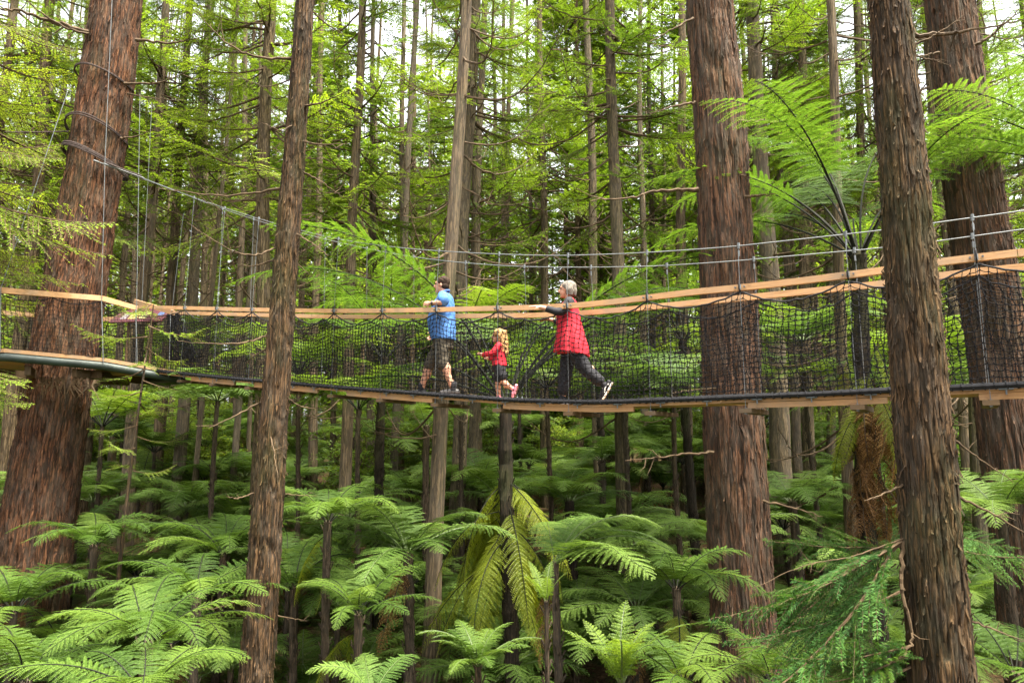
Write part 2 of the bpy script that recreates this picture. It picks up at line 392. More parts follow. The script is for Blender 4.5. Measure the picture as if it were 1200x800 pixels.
add_kind('mamaku', [M['fern_fresh'], M['stipe']], [dict(n=23, m=26, seed=s, L=5.0, W=.82, a0=a, da=d, bare=.34, curl=1.35, stipe_r=.021, sag=.3, pw=.62) for s, a, d in ((41, 68, 84), (42, 58, 84), (43, 74, 96), (44, 50, 78))])
add_kind('droop', [M['fern_olive'], M['stipe']], [dict(n=30, m=16, seed=s, L=2.9, W=.40, a0=a, da=d, bare=.08, curl=.6, sag=.45, twist=-.35, pw=.8) for s, a, d in ((51, -32, 52), (52, -10, 76), (53, -50, 34), (54, -62, 24))])
add_kind('dead', [M['fern_dead'], M['deadwood']], [dict(n=22, m=9, seed=s, L=1.9, W=.26, a0=a, da=d, bare=.1, curl=.4, sag=.7, twist=-.4, ragged=.12) for s, a, d in ((61, 10, 100), (62, -20, 70), (63, -45, 45))])

def fern_trunk_mesh(h, r0, r1, seed, black=False):
    r = np.random.RandomState(seed); nz = max(10, int(h*9)); n = 14
    zz = np.linspace(-.25, h, nz); th = np.arange(n)*2*math.pi/n
    u, v = np.meshgrid(th/(2*math.pi)*8, zz*5+seed*3.3)
    rr = np.interp(zz, [-.25, h*.2, h], [r0*1.15, r0, r1])[:, None]*(.8 + .45*vnoise(u, v, 8, 256))
    ox = np.sin(zz*.7+seed)*.06; oy = np.cos(zz*.6+seed*2)*.06; ox -= ox[-1]; oy -= oy[-1]
    V = np.stack([rr*np.cos(th)+ox[:, None], rr*np.sin(th)+oy[:, None], np.repeat(zz[:, None], n, 1)], -1).reshape(-1, 3)
    i = np.arange(nz-1)[:, None]*n; j = np.arange(n)[None]; k = (j+1) % n
    mb = MB().quads(V, np.stack([i+j, i+k, i+n+k, i+n+j], -1).reshape(-1, 4))
    ball(mb, (0, 0, h), (r1*1.1, r1*1.1, r1*.8), 10, 6)
    # stubs of old stalks
    q = int(h*16); z = r.uniform(.25*h, h, q); a = r.uniform(0, 6.28, q)
    rad = np.interp(z, [0, h], [r0, r1])*.9
    A = np.stack([rad*np.cos(a)+np.interp(z, zz, ox), rad*np.sin(a)+np.interp(z, zz, oy), z], -1)
    B = A + np.stack([np.cos(a)*.05, np.sin(a)*.05, r.uniform(.03, .14, q)], -1)
    sticks(mb, A, B, .009, 4)
    return mb.mesh("fern_trunk", M['fern_trunk_black' if black else 'fern_trunk'])
FT = {}
def get_ft(h, r0, r1, seed):
    key = (max(.5, round(h*2)/2), r0, r1, seed % 3, r0 > .1)
    if key not in FT: FT[key] = fern_trunk_mesh(key[0], r0, r1, key[3], key[4])
    return FT[key], h/key[0]
_fs = [0]
def tree_fern(crown, base_z, kind='arch', n=12, size=1.0, label=None, group=None, seed=None, r=.075, azs=None, skirt=0, name="tree_fern", pitch=(-.18, .22), droop=0):
    """a tree fern whose crown centre is at the world point crown; trunk, fronds and dead skirt are its parts"""
    _fs[0] += 1; seed = seed if seed is not None else _fs[0]; rr = random.Random(seed*77+5)
    x, y, z = crown; h = max(.25, z-base_z)
    o = empty(name, (x, y, base_z), label, "fern", group)
    me, k = get_ft(h, r, r*.85, seed)
    t = link("trunk", me, o); t.scale = (1, 1, k)
    a0 = rr.uniform(0, 6.28)
    vs = FR[kind]
    for i in range(n):
        az = a0 + i*2.39996 if azs is None else math.radians(azs[i % len(azs)] + rr.uniform(-8, 8))
        f = link("frond", vs[rr.randrange(len(vs))], o, (math.cos(az)*r*.5, math.sin(az)*r*.5, h))
        s = size*rr.uniform(.82, 1.12)
        f.scale = (s, s, s); f.rotation_euler = (rr.uniform(-.22, .22), rr.uniform(*pitch), az)
    for kk, cnt in (('dead', skirt), ('droop', droop)):
        for i in range(cnt):
            az = rr.uniform(0, 6.28)
            f = link("dead_frond" if kk == 'dead' else "drooping_frond", FR[kk][rr.randrange(len(FR[kk]))], o, (math.cos(az)*r, math.sin(az)*r, h-.05-rr.random()*.2))
            s = size*rr.uniform(.7, 1.0); f.scale = (s, s, s); f.rotation_euler = (rr.uniform(-.3, .3), rr.uniform(-.1, .4), az)
    return o

# ------------------------------------------------------------------ conifer boughs, crowns, trunks
def bough(L=3.0, seed=0, droop=.18, up=.10, lw=.03, ll=.11, bsp=.13, lsp=.05, bare=.22, side=.36, flat=.25, curl=0., fw=(.5, 1.0), rollv=0., tw=1.):
    """a flat conifer bough along +X: 0 needle sprays, 1 wood"""
    r = np.random.RandomState(seed); mb = MB()
    t = np.linspace(0, 1, 16); x = t*L
    z = -droop*L*np.sin(t*math.pi*.75) + up*L*t**2.2; y = np.cumsum(r.uniform(-.02, .02, 16))*L*.5; y -= y[0]
    P = np.stack([x, y, z], -1); tube(mb, P, np.interp(t, [0, 1], [.011*L+.004, .003])*min(1, tw*1.6), 5, 1)
    nb = int(L*(1-bare)/bsp)
    tip = 0
    for i in range(nb):
        u = (i+.5+r.uniform(-.3, .3))/nb; tb = bare + (1-bare)*u
        p = np.array([np.interp(tb, t, P[:, q]) for q in range(3)])
        for sgn in (-1, 1):
            if r.rand() < .12: continue
            lb = L*side*(.25+.75*math.sin(min(1, (u+.12)*1.1)*math.pi)**.7)*(1-.45*u)*r.uniform(.55, 1.15)
            f = r.uniform(*fw); d = nrm(np.array([f, sgn*1.0, r.uniform(-.28, .16)]))
            k = max(4, int(lb/lsp)); v = (np.arange(k)+.5)/k
            pos = p + d*(v*lb)[:, None]; pos[:, 2] -= lb*.28*v**1.6*r.uniform(.3, 1.4)
            pos[:, 0] += lb*.18*v**2
            e = np.vstack([p, pos[k//2], pos[-1]])
            sticks(mb, e[:-1], e[1:], (.0035+.0008*L)*tw, 3, 1)
            td = nrm(np.gradient(pos, axis=0)); tn = r.uniform(.1, .9); zz = np.array([r.normal()*rollv, r.normal()*rollv, 1.])
            for s2 in (-1, 1):
                lat = nrm(np.cross(zz*s2, td))
                dirs = lat*.8 + td*.75 + r.uniform(-.3, .3, (k, 3)); dirs[:, 2] -= .08
                nn = zz + r.uniform(-1, 1, (k, 3))*(flat+.25)
                leaves(mb, pos + r.uniform(-.01, .01, (k, 3)), dirs, nn, ll*(1.1-.5*v)*r.uniform(.7, 1.2, k), lw*r.uniform(.7, 1.2, k), 0, np.clip(tn*.6+.2+.25*v*u + r.uniform(-.2, .2, k), 0, 1))
            leaves(mb, pos[-1:], td[-1:], np.array([[0, 0, 1.]]), ll, lw, 0, .8)
    return mb
def bare_branch(L, seed, r0=.02, hook=.35, sag=.12):
    r = np.random.RandomState(seed); mb = MB(); t = np.linspace(0, 1, 14)
    x = t*L; z = -sag*L*np.sin(t*math.pi*.8) + hook*L*t**2.5; y = np.cumsum(r.uniform(-.03, .03, 14))*L; y -= y[0]
    P = np.stack([x, y, z], -1); tube(mb, P, np.interp(t, [0, 1], [r0, r0*.2]), 5, 0)
    for k in range(r.randint(2, 6)):
        tb = r.uniform(.3, .9); p = np.array([np.interp(tb, t, P[:, q]) for q in range(3)])
        d = nrm(np.array([r.uniform(.3, 1), r.choice([-1, 1])*r.uniform(.3, .9), r.uniform(-.3, .5)])); l = L*r.uniform(.1, .3)
        tube(mb, [p, p+d*l*.5+[0, 0, .03*l], p+d*l+[0, 0, .15*l]], [r0*.4, r0*.28, r0*.08], 4, 0)
    return mb
BF = [bough(3.0, s, droop=d, up=u, lw=.028, ll=.105, bsp=.125, lsp=.040) for s, d, u in ((1, .12, .18), (2, .2, .05), (3, .05, .2), (4, .25, .12), (5, .15, .0), (6, .1, .3))]
BC = [bough(3.2, s+50, droop=d, up=u, lw=.095, ll=.25, bsp=.23, lsp=.11) for s, d, u in ((1, .12, .18), (2, .22, .05), (3, .05, .2), (4, .28, .12))]
BB = [bare_branch(2.6, s, .026, h, g) for s, h, g in ((1, .35, .2), (2, .6, .25), (3, .1, .15), (4, .45, .1), (5, .25, .3))]
def crown_mesh(seed, h0, H, nb, lib, mats, Lmax=1.15, Lmin=.35, tr=.12, top=.85):
    r = np.random.RandomState(seed); mb = MB()
    for i in range(nb):
        q = r.rand()**top; z = h0 + (H-h0)*q; az = r.uniform(0, 6.283)
        s = (Lmin + (Lmax-Lmin)*(1-q)**.6)*r.uniform(.6, 1.15)
        clump = (vnoise(np.array(z*.45+seed*9.1), np.array(az*1.2+seed))-.5)*.7
        M4 = rotm(az, r.uniform(-.35, .3), r.uniform(-.25, .25), s, (math.cos(az)*tr*.6, math.sin(az)*tr*.6, z))
        mb.add(lib[r.randint(len(lib))], M4, float(clump) + r.uniform(-.15, .15))
    return mb.mesh("crown", mats)
def branches_mesh(seed, h0, H, nb, mats, tr=.12, k=(.5, 1.1)):
    r = np.random.RandomState(seed); mb = MB()
    for i in range(nb):
        z = r.uniform(h0, H); az = r.uniform(0, 6.283); s = r.uniform(*k)
        mb.add(BB[r.randint(len(BB))], rotm(az, r.uniform(-.5, .3), r.uniform(-.5, .5), s, (math.cos(az)*tr*.7, math.sin(az)*tr*.7, z)))
    return mb.mesh("branches", mats)
NM = [M['needle'], M['twig']]
CR_MID = [crown_mesh(s, h0, 21, int(nb*.42), BF, NM, 1.0, .6) for s, h0, nb in ((101, 8.5, 150), (102, 10.0, 140), (103, 7.0, 150), (104, 11, 135), (105, 9.5, 145))]
CR_FAR = [crown_mesh(s, h0, 33, int(nb*.95), BC, NM, 1.1, .5) for s, h0, nb in ((111, 7.0, 185), (112, 9, 175), (113, 4.5, 200), (114, 10, 170), (115, 6, 185))]
BR_MID = [branches_mesh(s, 4.0, 15, 34, [M['deadwood']]) for s in (121, 122, 123, 124)]

def trunk_mesh(h, r0, r1, seed, n=28, dz=.22, amp=.07, fz=1.1, fu=14, flare=.35, wob=.0, mat=None, strips=0, zs=(0, 14)):
    """a tapered trunk along +Z with bark ridges in the mesh"""
    zz = np.concatenate([np.arange(-.6, h, dz), [h]]); th = np.arange(n)*2*math.pi/n
    U, Z = np.meshgrid(th/(2*math.pi), zz)
    rr = np.interp(zz, [0, h], [r0, r1])[:, None]*np.ones((1, n))
    rr = rr*(1 + flare*np.exp(-np.clip(zz, 0, None)/(.9+r0))[:, None]*(.7+.6*vnoise(U*6, Z*0+seed*3.7, 6, 256)))
    wv = (vnoise(U*4, Z*.5+seed, 4, 256)-.5)*1.6
    a = vnoise(U*fu + wv, Z*fz + seed*11.3, fu, 256); b = vnoise(U*fu*2 + wv*2, Z*fz*2.3+seed*5.1, fu*2, 256); c = vnoise(U*min(fu*4, 256), Z*fz*7+seed, min(fu*4, 256), 256)
    fur = np.clip(np.abs(a*2-1)/.34, 0, 1); fur = fur*fur*(3-2*fur); fu2 = np.clip(np.abs(b*2-1)/.3, 0, 1); fu2 = fu2*fu2*(3-2*fu2)
    rr = rr + np.minimum(r0, rr)*amp*(fur*.75 + fu2*.4 + (c-.5)*.55 - .75)
    rr = rr*(1 + (vnoise(U*3, Z*.33+seed*7, 3, 256)-.5)*.10)
    ox = np.sin(zz*.55+seed)*wob; oy = np.cos(zz*.43+seed*1.7)*wob
    V = np.stack([rr*np.cos(th)+ox[:, None], rr*np.sin(th)+oy[:, None], Z], -1).reshape(-1, 3); m = len(zz)
    i = np.arange(m-1)[:, None]*n; j = np.arange(n)[None]; k = (j+1) % n
    mb = MB().quads(V, np.stack([i+j, i+k, i+n+k, i+n+j], -1).reshape(-1, 4))
    if strips:                              # loose peeling strips of bark
        r = np.random.RandomState(seed+500); q = 6
        z0 = r.uniform(zs[0], zs[1], strips); L_ = r.uniform(.12, .5, strips)*min(1.3, .5+r0); t0 = r.uniform(0, 2*math.pi, strips); w_ = r.uniform(.007, .020, strips)*min(1.4, .6+r0)
        u = np.linspace(0, 1, q)[None]; Zs = z0[:, None]+L_[:, None]*u; tw = r.normal(0, .05, strips)[:, None]*u
        iz = np.clip(np.searchsorted(zz, Zs), 0, m-1); it = np.round((t0[:, None]+tw)/(2*math.pi)*n).astype(int) % n
        R_ = rr[iz, it]; R_ = R_.max(1, keepdims=True)*.35 + R_*.65
        lift = r.uniform(.001, .010, strips)[:, None] + (r.uniform(0, 1, strips)**2)[:, None]*.035*(2*np.abs(u-.5))**3*np.where(r.rand(strips)[:, None] < .5, u > .5, u < .5)
        R_ = R_ + lift; hw = w_[:, None]*np.sin(math.pi*(.12+.76*u))*(1+r.uniform(-.3, .3, (strips, q))); dt = hw/R_
        def ring(s_, dr): return np.stack([(R_+dr)*np.cos(t0[:, None]+tw+s_*dt)+ox[iz], (R_+dr)*np.sin(t0[:, None]+tw+s_*dt)+oy[iz], Zs], -1)
        A, Bm, C2 = ring(-1, -.004), ring(0, .004), ring(1, -.004)
        Vv = np.stack([A, Bm, C2], 2).reshape(-1, 3); bb = (np.arange(strips)[:, None, None]*q + np.arange(q-1)[None, :, None])*3 + np.arange(2)[None, None]
        mb.quads(Vv, np.stack([bb, bb+1, bb+4, bb+3], -1).reshape(-1, 4))
    return mb.mesh("trunk", mat, smooth=True)
TK_MID = [trunk_mesh(34, .2, .05, s, 24, .2, .10, 1.4, 12, .2, .05, M['bark_grey']) for s in (1, 2, 3)]
TK_MIDB = [trunk_mesh(34, .2, .05, s, 24, .2, .10, 1.4, 12, .2, .05, M['bark_far']) for s in (4, 5, 6)]
TK_FAR = [trunk_mesh(38, .22, .05, s, 12, .6, .08, 1.0, 8, .2, .08, M['bark_far']) for s in (7, 8, 9)]

def axis_tree(name, pb, pt, Y, label, cat="tree", group=None, Yt=None):
    """Empty at the foot of a trunk whose axis passes through two photograph points; local +Z runs up the trunk"""
    A = at(pb[0], pb[1], Y); B = at(pt[0], pt[1], Yt or Y)
    d = (B-A)/np.linalg.norm(B-A)
    gz = float(ground_h(A[0], A[1])); k = (gz - A[2])/d[2]; P = A + d*k
    gz = float(ground_h(P[0], P[1])); P = P + d*((gz-P[2])/d[2])
    o = empty(name, P, label, cat, group)
    o.rotation_mode = 'QUATERNION'; o.rotation_quaternion = Vector(d).to_track_quat('Z', 'Y') if abs(d[2]) < .9999 else Quaternion()
    o.rotation_quaternion = Vector((0, 0, 1)).rotation_difference(Vector(d))
    return o, P, d
def local_z(P, d, px, py, Y):
    q = at(px, py, Y); return float(np.dot(q-P, d))
# ------------------------------------------------------------------ the big trees round the walkway
def img_branch(o, P, d, pts, Y, r0, name="branch", mat='deadwood', twigs=3, seed=0, r1=.25, sub=6):
    """a branch through photograph points at depth Y (list or number), as a part of the tree o"""
    Ys = Y if isinstance(Y, (list, tuple)) else [Y]*len(pts)
    W_ = np.array([at(px, py, yy) for (px, py), yy in zip(pts, Ys)])
    t = np.linspace(0, 1, len(W_)); tt = np.linspace(0, 1, len(W_)*sub)
    S = np.stack([np.interp(tt, t, W_[:, q]) for q in range(3)], -1)
    K = np.array([.25, .5, .25])
    for _ in range(sub):
        S[1:-1] = .25*S[:-2]+.5*S[1:-1]+.25*S[2:]
    r = np.random.RandomState(seed+int(pts[0][1])); S[1:] += r.normal(0, r0*.35, (len(S)-1, 3))
    mi = o.matrix_basis.inverted() if False else (Matrix.Translation(o.location) @ o.rotation_quaternion.to_matrix().to_4x4()).inverted()
    A = np.array(mi); S = S @ A[:3, :3].T + A[:3, 3]
    mb = MB(); tube(mb, S, np.interp(tt, [0, .08, 1], [r0*1.5, r0, r0*r1]), 6, 0)
    L = np.linalg.norm(S[-1]-S[0]); T = nrm(np.gradient(S, axis=0))
    for k in range(twigs):
        i = r.randint(len(S)//4, len(S)-2); dd = nrm(T[i]*.7 + r.normal(0, .6, 3)); l = L*r.uniform(.1, .28)
        tube(mb, [S[i], S[i]+dd*l*.5+r.normal(0, .02, 3), S[i]+dd*l+[0, 0, l*.15]], [r0*.35, r0*.25, r0*.08], 4, 0)
    return mb.build(name, M[mat], o)
def img_bough(o, lib_mesh, L0, a, Ya, b, Yb, name="foliage", roll=0., squash=1.):
    A = at(a[0], a[1], Ya); B = at(b[0], b[1], Yb); x = B-A; L = np.linalg.norm(x); x = x/L
    z = np.array([0, 0, 1.]); y = nrm(np.cross(z, x)); z = np.cross(x, y)
    R = Matrix(((x[0], y[0], z[0]), (x[1], y[1], z[1]), (x[2], y[2], z[2]))).to_4x4() @ Matrix.Rotation(roll, 4, 'X')
    s = L/L0
    W_ = Matrix.Translation(Vector(A)) @ R @ Matrix.Diagonal((s, s*squash, s*squash, 1))
    f = link(name, lib_mesh, o)
    inv = (Matrix.Translation(o.location) @ (o.rotation_quaternion.to_matrix().to_4x4() if o.rotation_mode == 'QUATERNION' else o.rotation_euler.to_matrix().to_4x4())).inverted()
    f.matrix_basis = inv @ W_
    return f

# left redwood that carries the platform
t1, P1, D1 = axis_tree("redwood_tree", (46, 614), (138, 0), 14.3, "massive leaning redwood at the left that carries the round wooden platform")
link("trunk", trunk_mesh(25, .675, .30, 1, 260, .04, .13, .6, 26, .05, .03, M['bark_red'], strips=9000, zs=(-.2, 16)), t1)
for pts, r0 in (([(112, 41), (70, 28), (30, 14), (-8, 9)], .055), ([(112, 41), (82, 36), (40, 10), (20, -12)], .03), ([(160, 47), (203, 51), (232, 45)], .03), ([(146, 98), (189, 98), (220, 83)], .025), ([(142, 162), (160, 160), (177, 154)], .022), ([(150, 110), (185, 116), (217, 118)], .016), ([(60, 520), (36, 530)], .03)):
    img_branch(t1, P1, D1, pts, [14.0-.35*i for i in range(len(pts))], r0, seed=1)
# thin near trunk left of the middle
t2, P2, D2 = axis_tree("conifer_tree", (300, 800), (357, 0), 9.0, "slim rough brown trunk with many bare snags in front of the net")
link("trunk", trunk_mesh(19, .205, .04, 2, 130, .025, .19, 1.6, 16, .1, .012, M['bark_brown'], strips=2600, zs=(0, 12.5)), t2)
for i, (pts, r0) in enumerate([([(346, 69), (304, 69), (267, 54), (230, 14)], .020), ([(331, 221), (263, 231), (186, 221)], .018), ([(354, 125), (378, 121), (404, 108)], .016), ([(351, 199), (375, 212), (402, 232)], .015),
        ([(351, 165), (375, 170), (410, 168)], .014), ([(361, 7), (378, 26), (402, 40)], .016), ([(326, 289), (300, 300), (270, 295), (218, 260)], .016), ([(323, 304), (300, 312), (278, 311)], .014), ([(344, 272), (366, 285), (385, 300)], .014),
        ([(342, 304), (365, 324)], .012), ([(318, 390), (290, 402), (250, 403), (208, 400)], .015), ([(316, 407), (294, 419), (284, 434)], .012), ([(314, 466), (270, 490), (244, 502)], .014), ([(334, 463), (351, 476), (372, 479)], .012),
        ([(304, 574), (280, 584), (266, 582)], .011), ([(322, 576), (345, 580), (372, 581)], .010), ([(290, 700), (257, 712), (229, 714)], .014), ([(314, 719), (340, 724), (360, 727)], .010), ([(312, 500), (320, 520), (326, 560)], .012), ([(349, 90), (310, 105), (260, 78)], .012), ([(352, 140), (330, 155), (300, 140)], .011)]):
    img_branch(t2, P2, D2, pts, [9.0 + (.18 if i % 2 else -.25)*j for j in range(len(pts))], r0, seed=2+i)
# big trunk right of the woman, behind the net
t3, P3, D3 = axis_tree("redwood_tree", (877, 800), (833, 0), 10.4, "thick straight red-brown redwood right of the woman, behind the net")
link("trunk", trunk_mesh(24, .455, .25, 3, 200, .035, .15, .6, 22, .08, .02, M['bark_red'], strips=6000, zs=(0, 15)), t3)
for i, (pts, r0) in enumerate([([(862, 142), (895, 144), (926, 141)], .035), ([(872, 231), (892, 229), (909, 227)], .025), ([(818, 222), (770, 224), (735, 232), (692, 235)], .028), ([(815, 120), (790, 124), (760, 135)], .022), ([(812, 22), (785, 36), (760, 50)], .02),
        ([(836, 530), (800, 532), (770, 536), (733, 540)], .022), ([(890, 586), (925, 593), (964, 605)], .022), ([(838, 455), (800, 458), (782, 462)], .014), ([(862, 205), (880, 208)], .016)]):
    img_branch(t3, P3, D3, pts, [10.1-.15*j for j in range(len(pts))], r0, seed=40+i)
# nearest trunk on the right, in front of the walkway
t4, P4, D4 = axis_tree("conifer_tree", (1104, 800), (1040, 0), 5.3, "closest brown trunk at the right, in front of the walkway, green bough low down")
link("trunk", trunk_mesh(17, .236, .05, 4, 180, .02, .16, 1.6, 18, .08, .012, M['bark_brown'], strips=4200, zs=(1.5, 10)), t4)
for i, (pts, r0, nm) in enumerate([([(1064, 41), (1100, 41), (1137, 36), (1205, 22)], .020, "branch"), ([(1056, 56), (1080, 50), (1104, 37), (1130, 18)], .012, "branch"), ([(1063, 63), (1090, 70), (1112, 76)], .008, "branch"), ([(1063, 565), (1036, 579), (1013, 586)], .010, "branch"), ([(1112, 576), (1154, 597), (1205, 625)], .013, "branch"), ([(1130, 724), (1165, 737), (1204, 754)], .010, "branch"),
        ([(1108, 505), (1140, 532), (1188, 565)], .010, "branch"), ([(1060, 631), (1055, 660), (1057, 700), (1072, 748), (1060, 768), (1030, 783), (986, 805)], .016, "branch"), ([(1062, 630), (1030, 640), (1000, 653), (945, 660), (880, 690)], .012, "branch"), ([(1058, 638), (1005, 655), (960, 700), (915, 745), (860, 772)], .010, "branch")]):
    img_branch(t4, P4, D4, pts, [5.3-.06*j for j in range(len(pts))], r0*(.6 if i > 7 else 1), seed=60+i, mat='twig' if i > 6 else 'deadwood')
NB = [bough(1.6, s, droop=d, up=u, lw=.0085, ll=.044, bsp=.045, lsp=.0085, bare=.06, side=.36, fw=(.7, 1.5), rollv=.9, tw=.35).mesh("foliage", [M['needle_near'], M['twig']]) for s, d, u in ((201, .08, .02), (202, .12, -.06), (203, .03, .06))]
for i, (a, b, ya, yb) in enumerate([((1058, 633), (830, 712), 5.3, 4.9), ((1050, 640), (825, 790), 5.3, 4.7), ((1056, 640), (900, 640), 5.3, 5.7), ((1060, 690), (850, 742), 5.2, 5.1), ((1070, 755), (900, 742), 5.2, 4.9), ((1060, 770), (930, 812), 5.2, 4.7), ((1030, 650), (985, 770), 5.3, 4.9),
        ((1050, 660), (960, 690), 5.3, 5.9), ((1106, 640), (1215, 660), 5.3, 5.6), ((1010, 655), (880, 690), 5.25, 5.3), ((1108, 625), (1190, 640), 5.3, 5.0), ((1064, 700), (960, 720), 5.3, 5.6), ((1064, 770), (985, 760), 5.3, 4.8), ((1070, 780), (870, 800), 5.3, 5.2)]):
    img_bough(t4, NB[i % 3], 1.6, a, ya, b, yb, roll=(.75, .35, 1.0, .1)[i % 4])
# big trunk at the right edge behind the walkway
t5, P5, D5 = axis_tree("redwood_tree", (1184, 530), (1113, 0), 10.8, "thick redwood at the right edge behind the net and fern fronds")
link("trunk", trunk_mesh(24, .46, .24, 5, 200, .035, .15, .6, 22, .08, .02, M['bark_red'], strips=6000, zs=(0, 15)), t5)
for i, (pts, r0) in enumerate([([(1140, 55), (1165, 40), (1195, 10)], .03), ([(1160, 190), (1185, 175), (1215, 150)], .03), ([(1168, 215), (1190, 208), (1215, 196)], .02), ([(1100, 62), (1080, 66), (1066, 64)], .018), ([(1105, 165), (1085, 172), (1070, 170)], .018), ([(1115, 150), (1095, 120), (1075, 105)], .012)]):
    img_branch(t5, P5, D5, pts, [10.5-.15*j for j in range(len(pts))], r0, seed=80+i)
# leafy conifer whose trunk stands just outside the frame at the left
t6, P6, D6 = axis_tree("young_conifer", (-95, 600), (-70, 100), 12.4, "leafy young conifer at the left edge whose sprays hang before the leaning redwood")
link("trunk", trunk_mesh(16, .16, .04, 6, 24, .1, .08, 2.0, 12, .1, .02, M['bark_brown']), t6)
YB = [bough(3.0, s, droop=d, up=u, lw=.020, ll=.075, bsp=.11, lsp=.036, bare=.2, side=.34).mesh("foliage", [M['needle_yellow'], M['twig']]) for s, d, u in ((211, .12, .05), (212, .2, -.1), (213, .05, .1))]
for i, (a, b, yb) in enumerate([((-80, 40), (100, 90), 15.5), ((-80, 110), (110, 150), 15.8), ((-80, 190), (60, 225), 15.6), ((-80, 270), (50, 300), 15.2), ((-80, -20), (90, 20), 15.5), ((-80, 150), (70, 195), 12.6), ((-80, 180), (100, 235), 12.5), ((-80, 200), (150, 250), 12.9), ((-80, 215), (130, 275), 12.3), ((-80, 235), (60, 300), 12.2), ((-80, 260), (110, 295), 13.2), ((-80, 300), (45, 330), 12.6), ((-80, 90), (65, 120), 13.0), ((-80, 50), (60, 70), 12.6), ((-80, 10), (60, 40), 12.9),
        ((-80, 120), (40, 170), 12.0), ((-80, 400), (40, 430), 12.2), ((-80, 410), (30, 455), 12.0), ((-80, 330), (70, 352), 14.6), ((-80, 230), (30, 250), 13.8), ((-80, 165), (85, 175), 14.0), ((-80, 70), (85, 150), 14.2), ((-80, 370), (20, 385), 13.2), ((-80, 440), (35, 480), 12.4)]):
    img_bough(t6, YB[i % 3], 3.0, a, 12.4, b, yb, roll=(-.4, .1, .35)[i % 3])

# ------------------------------------------------------------------ trunks in the middle distance
MID = [  # foot px, upper px, depth, radius, bark 0 grey 1 brown, crown index or None, label
    ((503, 785), (545, 0), 13.0, .155, 1, 0, "lichen grey slender trunk rising just left of the drooping fern, behind the man"),
    ((534, 570), (556, 0), 19, .215, 0, 1, "grey trunk close behind the lichen grey slender one, foot among pale ferns"),
    ((553, 560), (566, 0), 23, .17, 0, 2, "thinner pale trunk of the close pair behind the walking man"),
    ((640, 550), (634, 60), 26, .18, 0, 3, "straight pole-like trunk between the girl and the woman, far behind"),
    ((702, 597), (688, 0), 21, .165, 0, 4, "pale stem with a dark cut foot showing under the woman's back foot"),
    ((733, 660), (715, 0), 16.5, .185, 0, 1, "pale tan trunk just right of the woman with mossy green streaks higher up"),
    ((803, 540), (797, 0), 22, .20, 1, 0, "dark reddish trunk hugging the left side of the thick straight redwood"),
    ((403, 560), (424, 0), 19, .17, 1, 2, "trunk with a rusty hanging bark patch, left of the man"),
    ((433, 560), (438, 0), 27, .16, 0, 3, "thin straight trunk behind the net between the man and the snag-covered trunk"),
    ((303, 560), (316, 0), 18, .215, 0, 4, "mossy grey trunk seen beside the slim snag-covered one"),
    ((235, 545), (243, 60), 29, .17, 0, 0, "greenish far trunk right of the information board"),
    ((207, 608), (247, 0), 22.5, .20, 0, 3, "bright tan trunk leaning out of the ferns under the walkway's left end"),
    ((182, 592), (222, 20), 24, .20, 1, 1, "dull brown trunk beside the bright tan leaning one"),
    ((948, 545), (938, 0), 21, .185, 0, 2, "pale trunk behind the net left of the black-stalked fern"),
    ((975, 540), (966, 0), 26, .17, 1, 4, "dark mossy trunk above the arching frond of the black-stalked fern"),
    ((915, 528), (880, 0), 19, .29, 1, 0, "broad dark leaning trunk just right of the thick straight redwood"),
    ((996, 622), (972, 0), 13.2, .12, 1, None, "thin ragged brown trunk standing beside the fern trunk with the dead skirt"),
    ((665, 550), (664, 100), 33, .15, 0, 1, "very thin pale pole in the white sky gap"),
    ((757, 560), (749, 0), 27, .16, 0, 3, "grey green trunk between the pale tan trunk and the thick redwood"),
    ((1122, 560), (1102, 0), 25, .17, 0, 2, "pale trunk peeping between the two thick trunks at the right"),
    ((1149, 580), (1132, 0), 16, .17, 0, 4, "light stem whose foot shows left of the right-edge redwood"),
    ((590, 575), (590, 0), 31, .15, 1, 0, "thin trunk straight above the girl, far behind"),
    ((767, 535), (760, 0), 31, .17, 0, 1, "pale short-looking trunk under the dark joist right of the woman"),
    ((780, 532), (776, 0), 34, .13, 0, 2, "thin pale stem paired with the short-looking pale trunk"),
    ((482, 560), (486, 0), 30, .15, 1, 3, "thin brown trunk just left of the man's back"),
    ((366, 560), (378, 0), 24, .16, 1, 4, "brown trunk behind the net right of the slim snag-covered trunk"),
    ((8, 580), (62, 0), 20, .22, 1, 1, "dark trunk at the left edge behind the leaning redwood"),
    ((276, 560), (290, 0), 28, .16, 1, 2, "shaded far trunk left of the mossy grey trunk"),
    ((838, 550), (826, 0), 28, .17, 1, 3, "far trunk half hidden by the thick straight redwood"),
    ((680, 560), (676, 0), 30, .16, 1, 0, "dark trunk behind the woman's head"),
    ((1015, 560), (1004, 0), 22, .18, 1, 1, "brown trunk behind the crown of the black-stalked fern"),
    ((150, 575), (196, 0), 21, .19, 1, 4, "brown trunk just right of the leaning redwood with crossing bare branches"),
]
rr_ = random.Random(5)
mid_xy = []
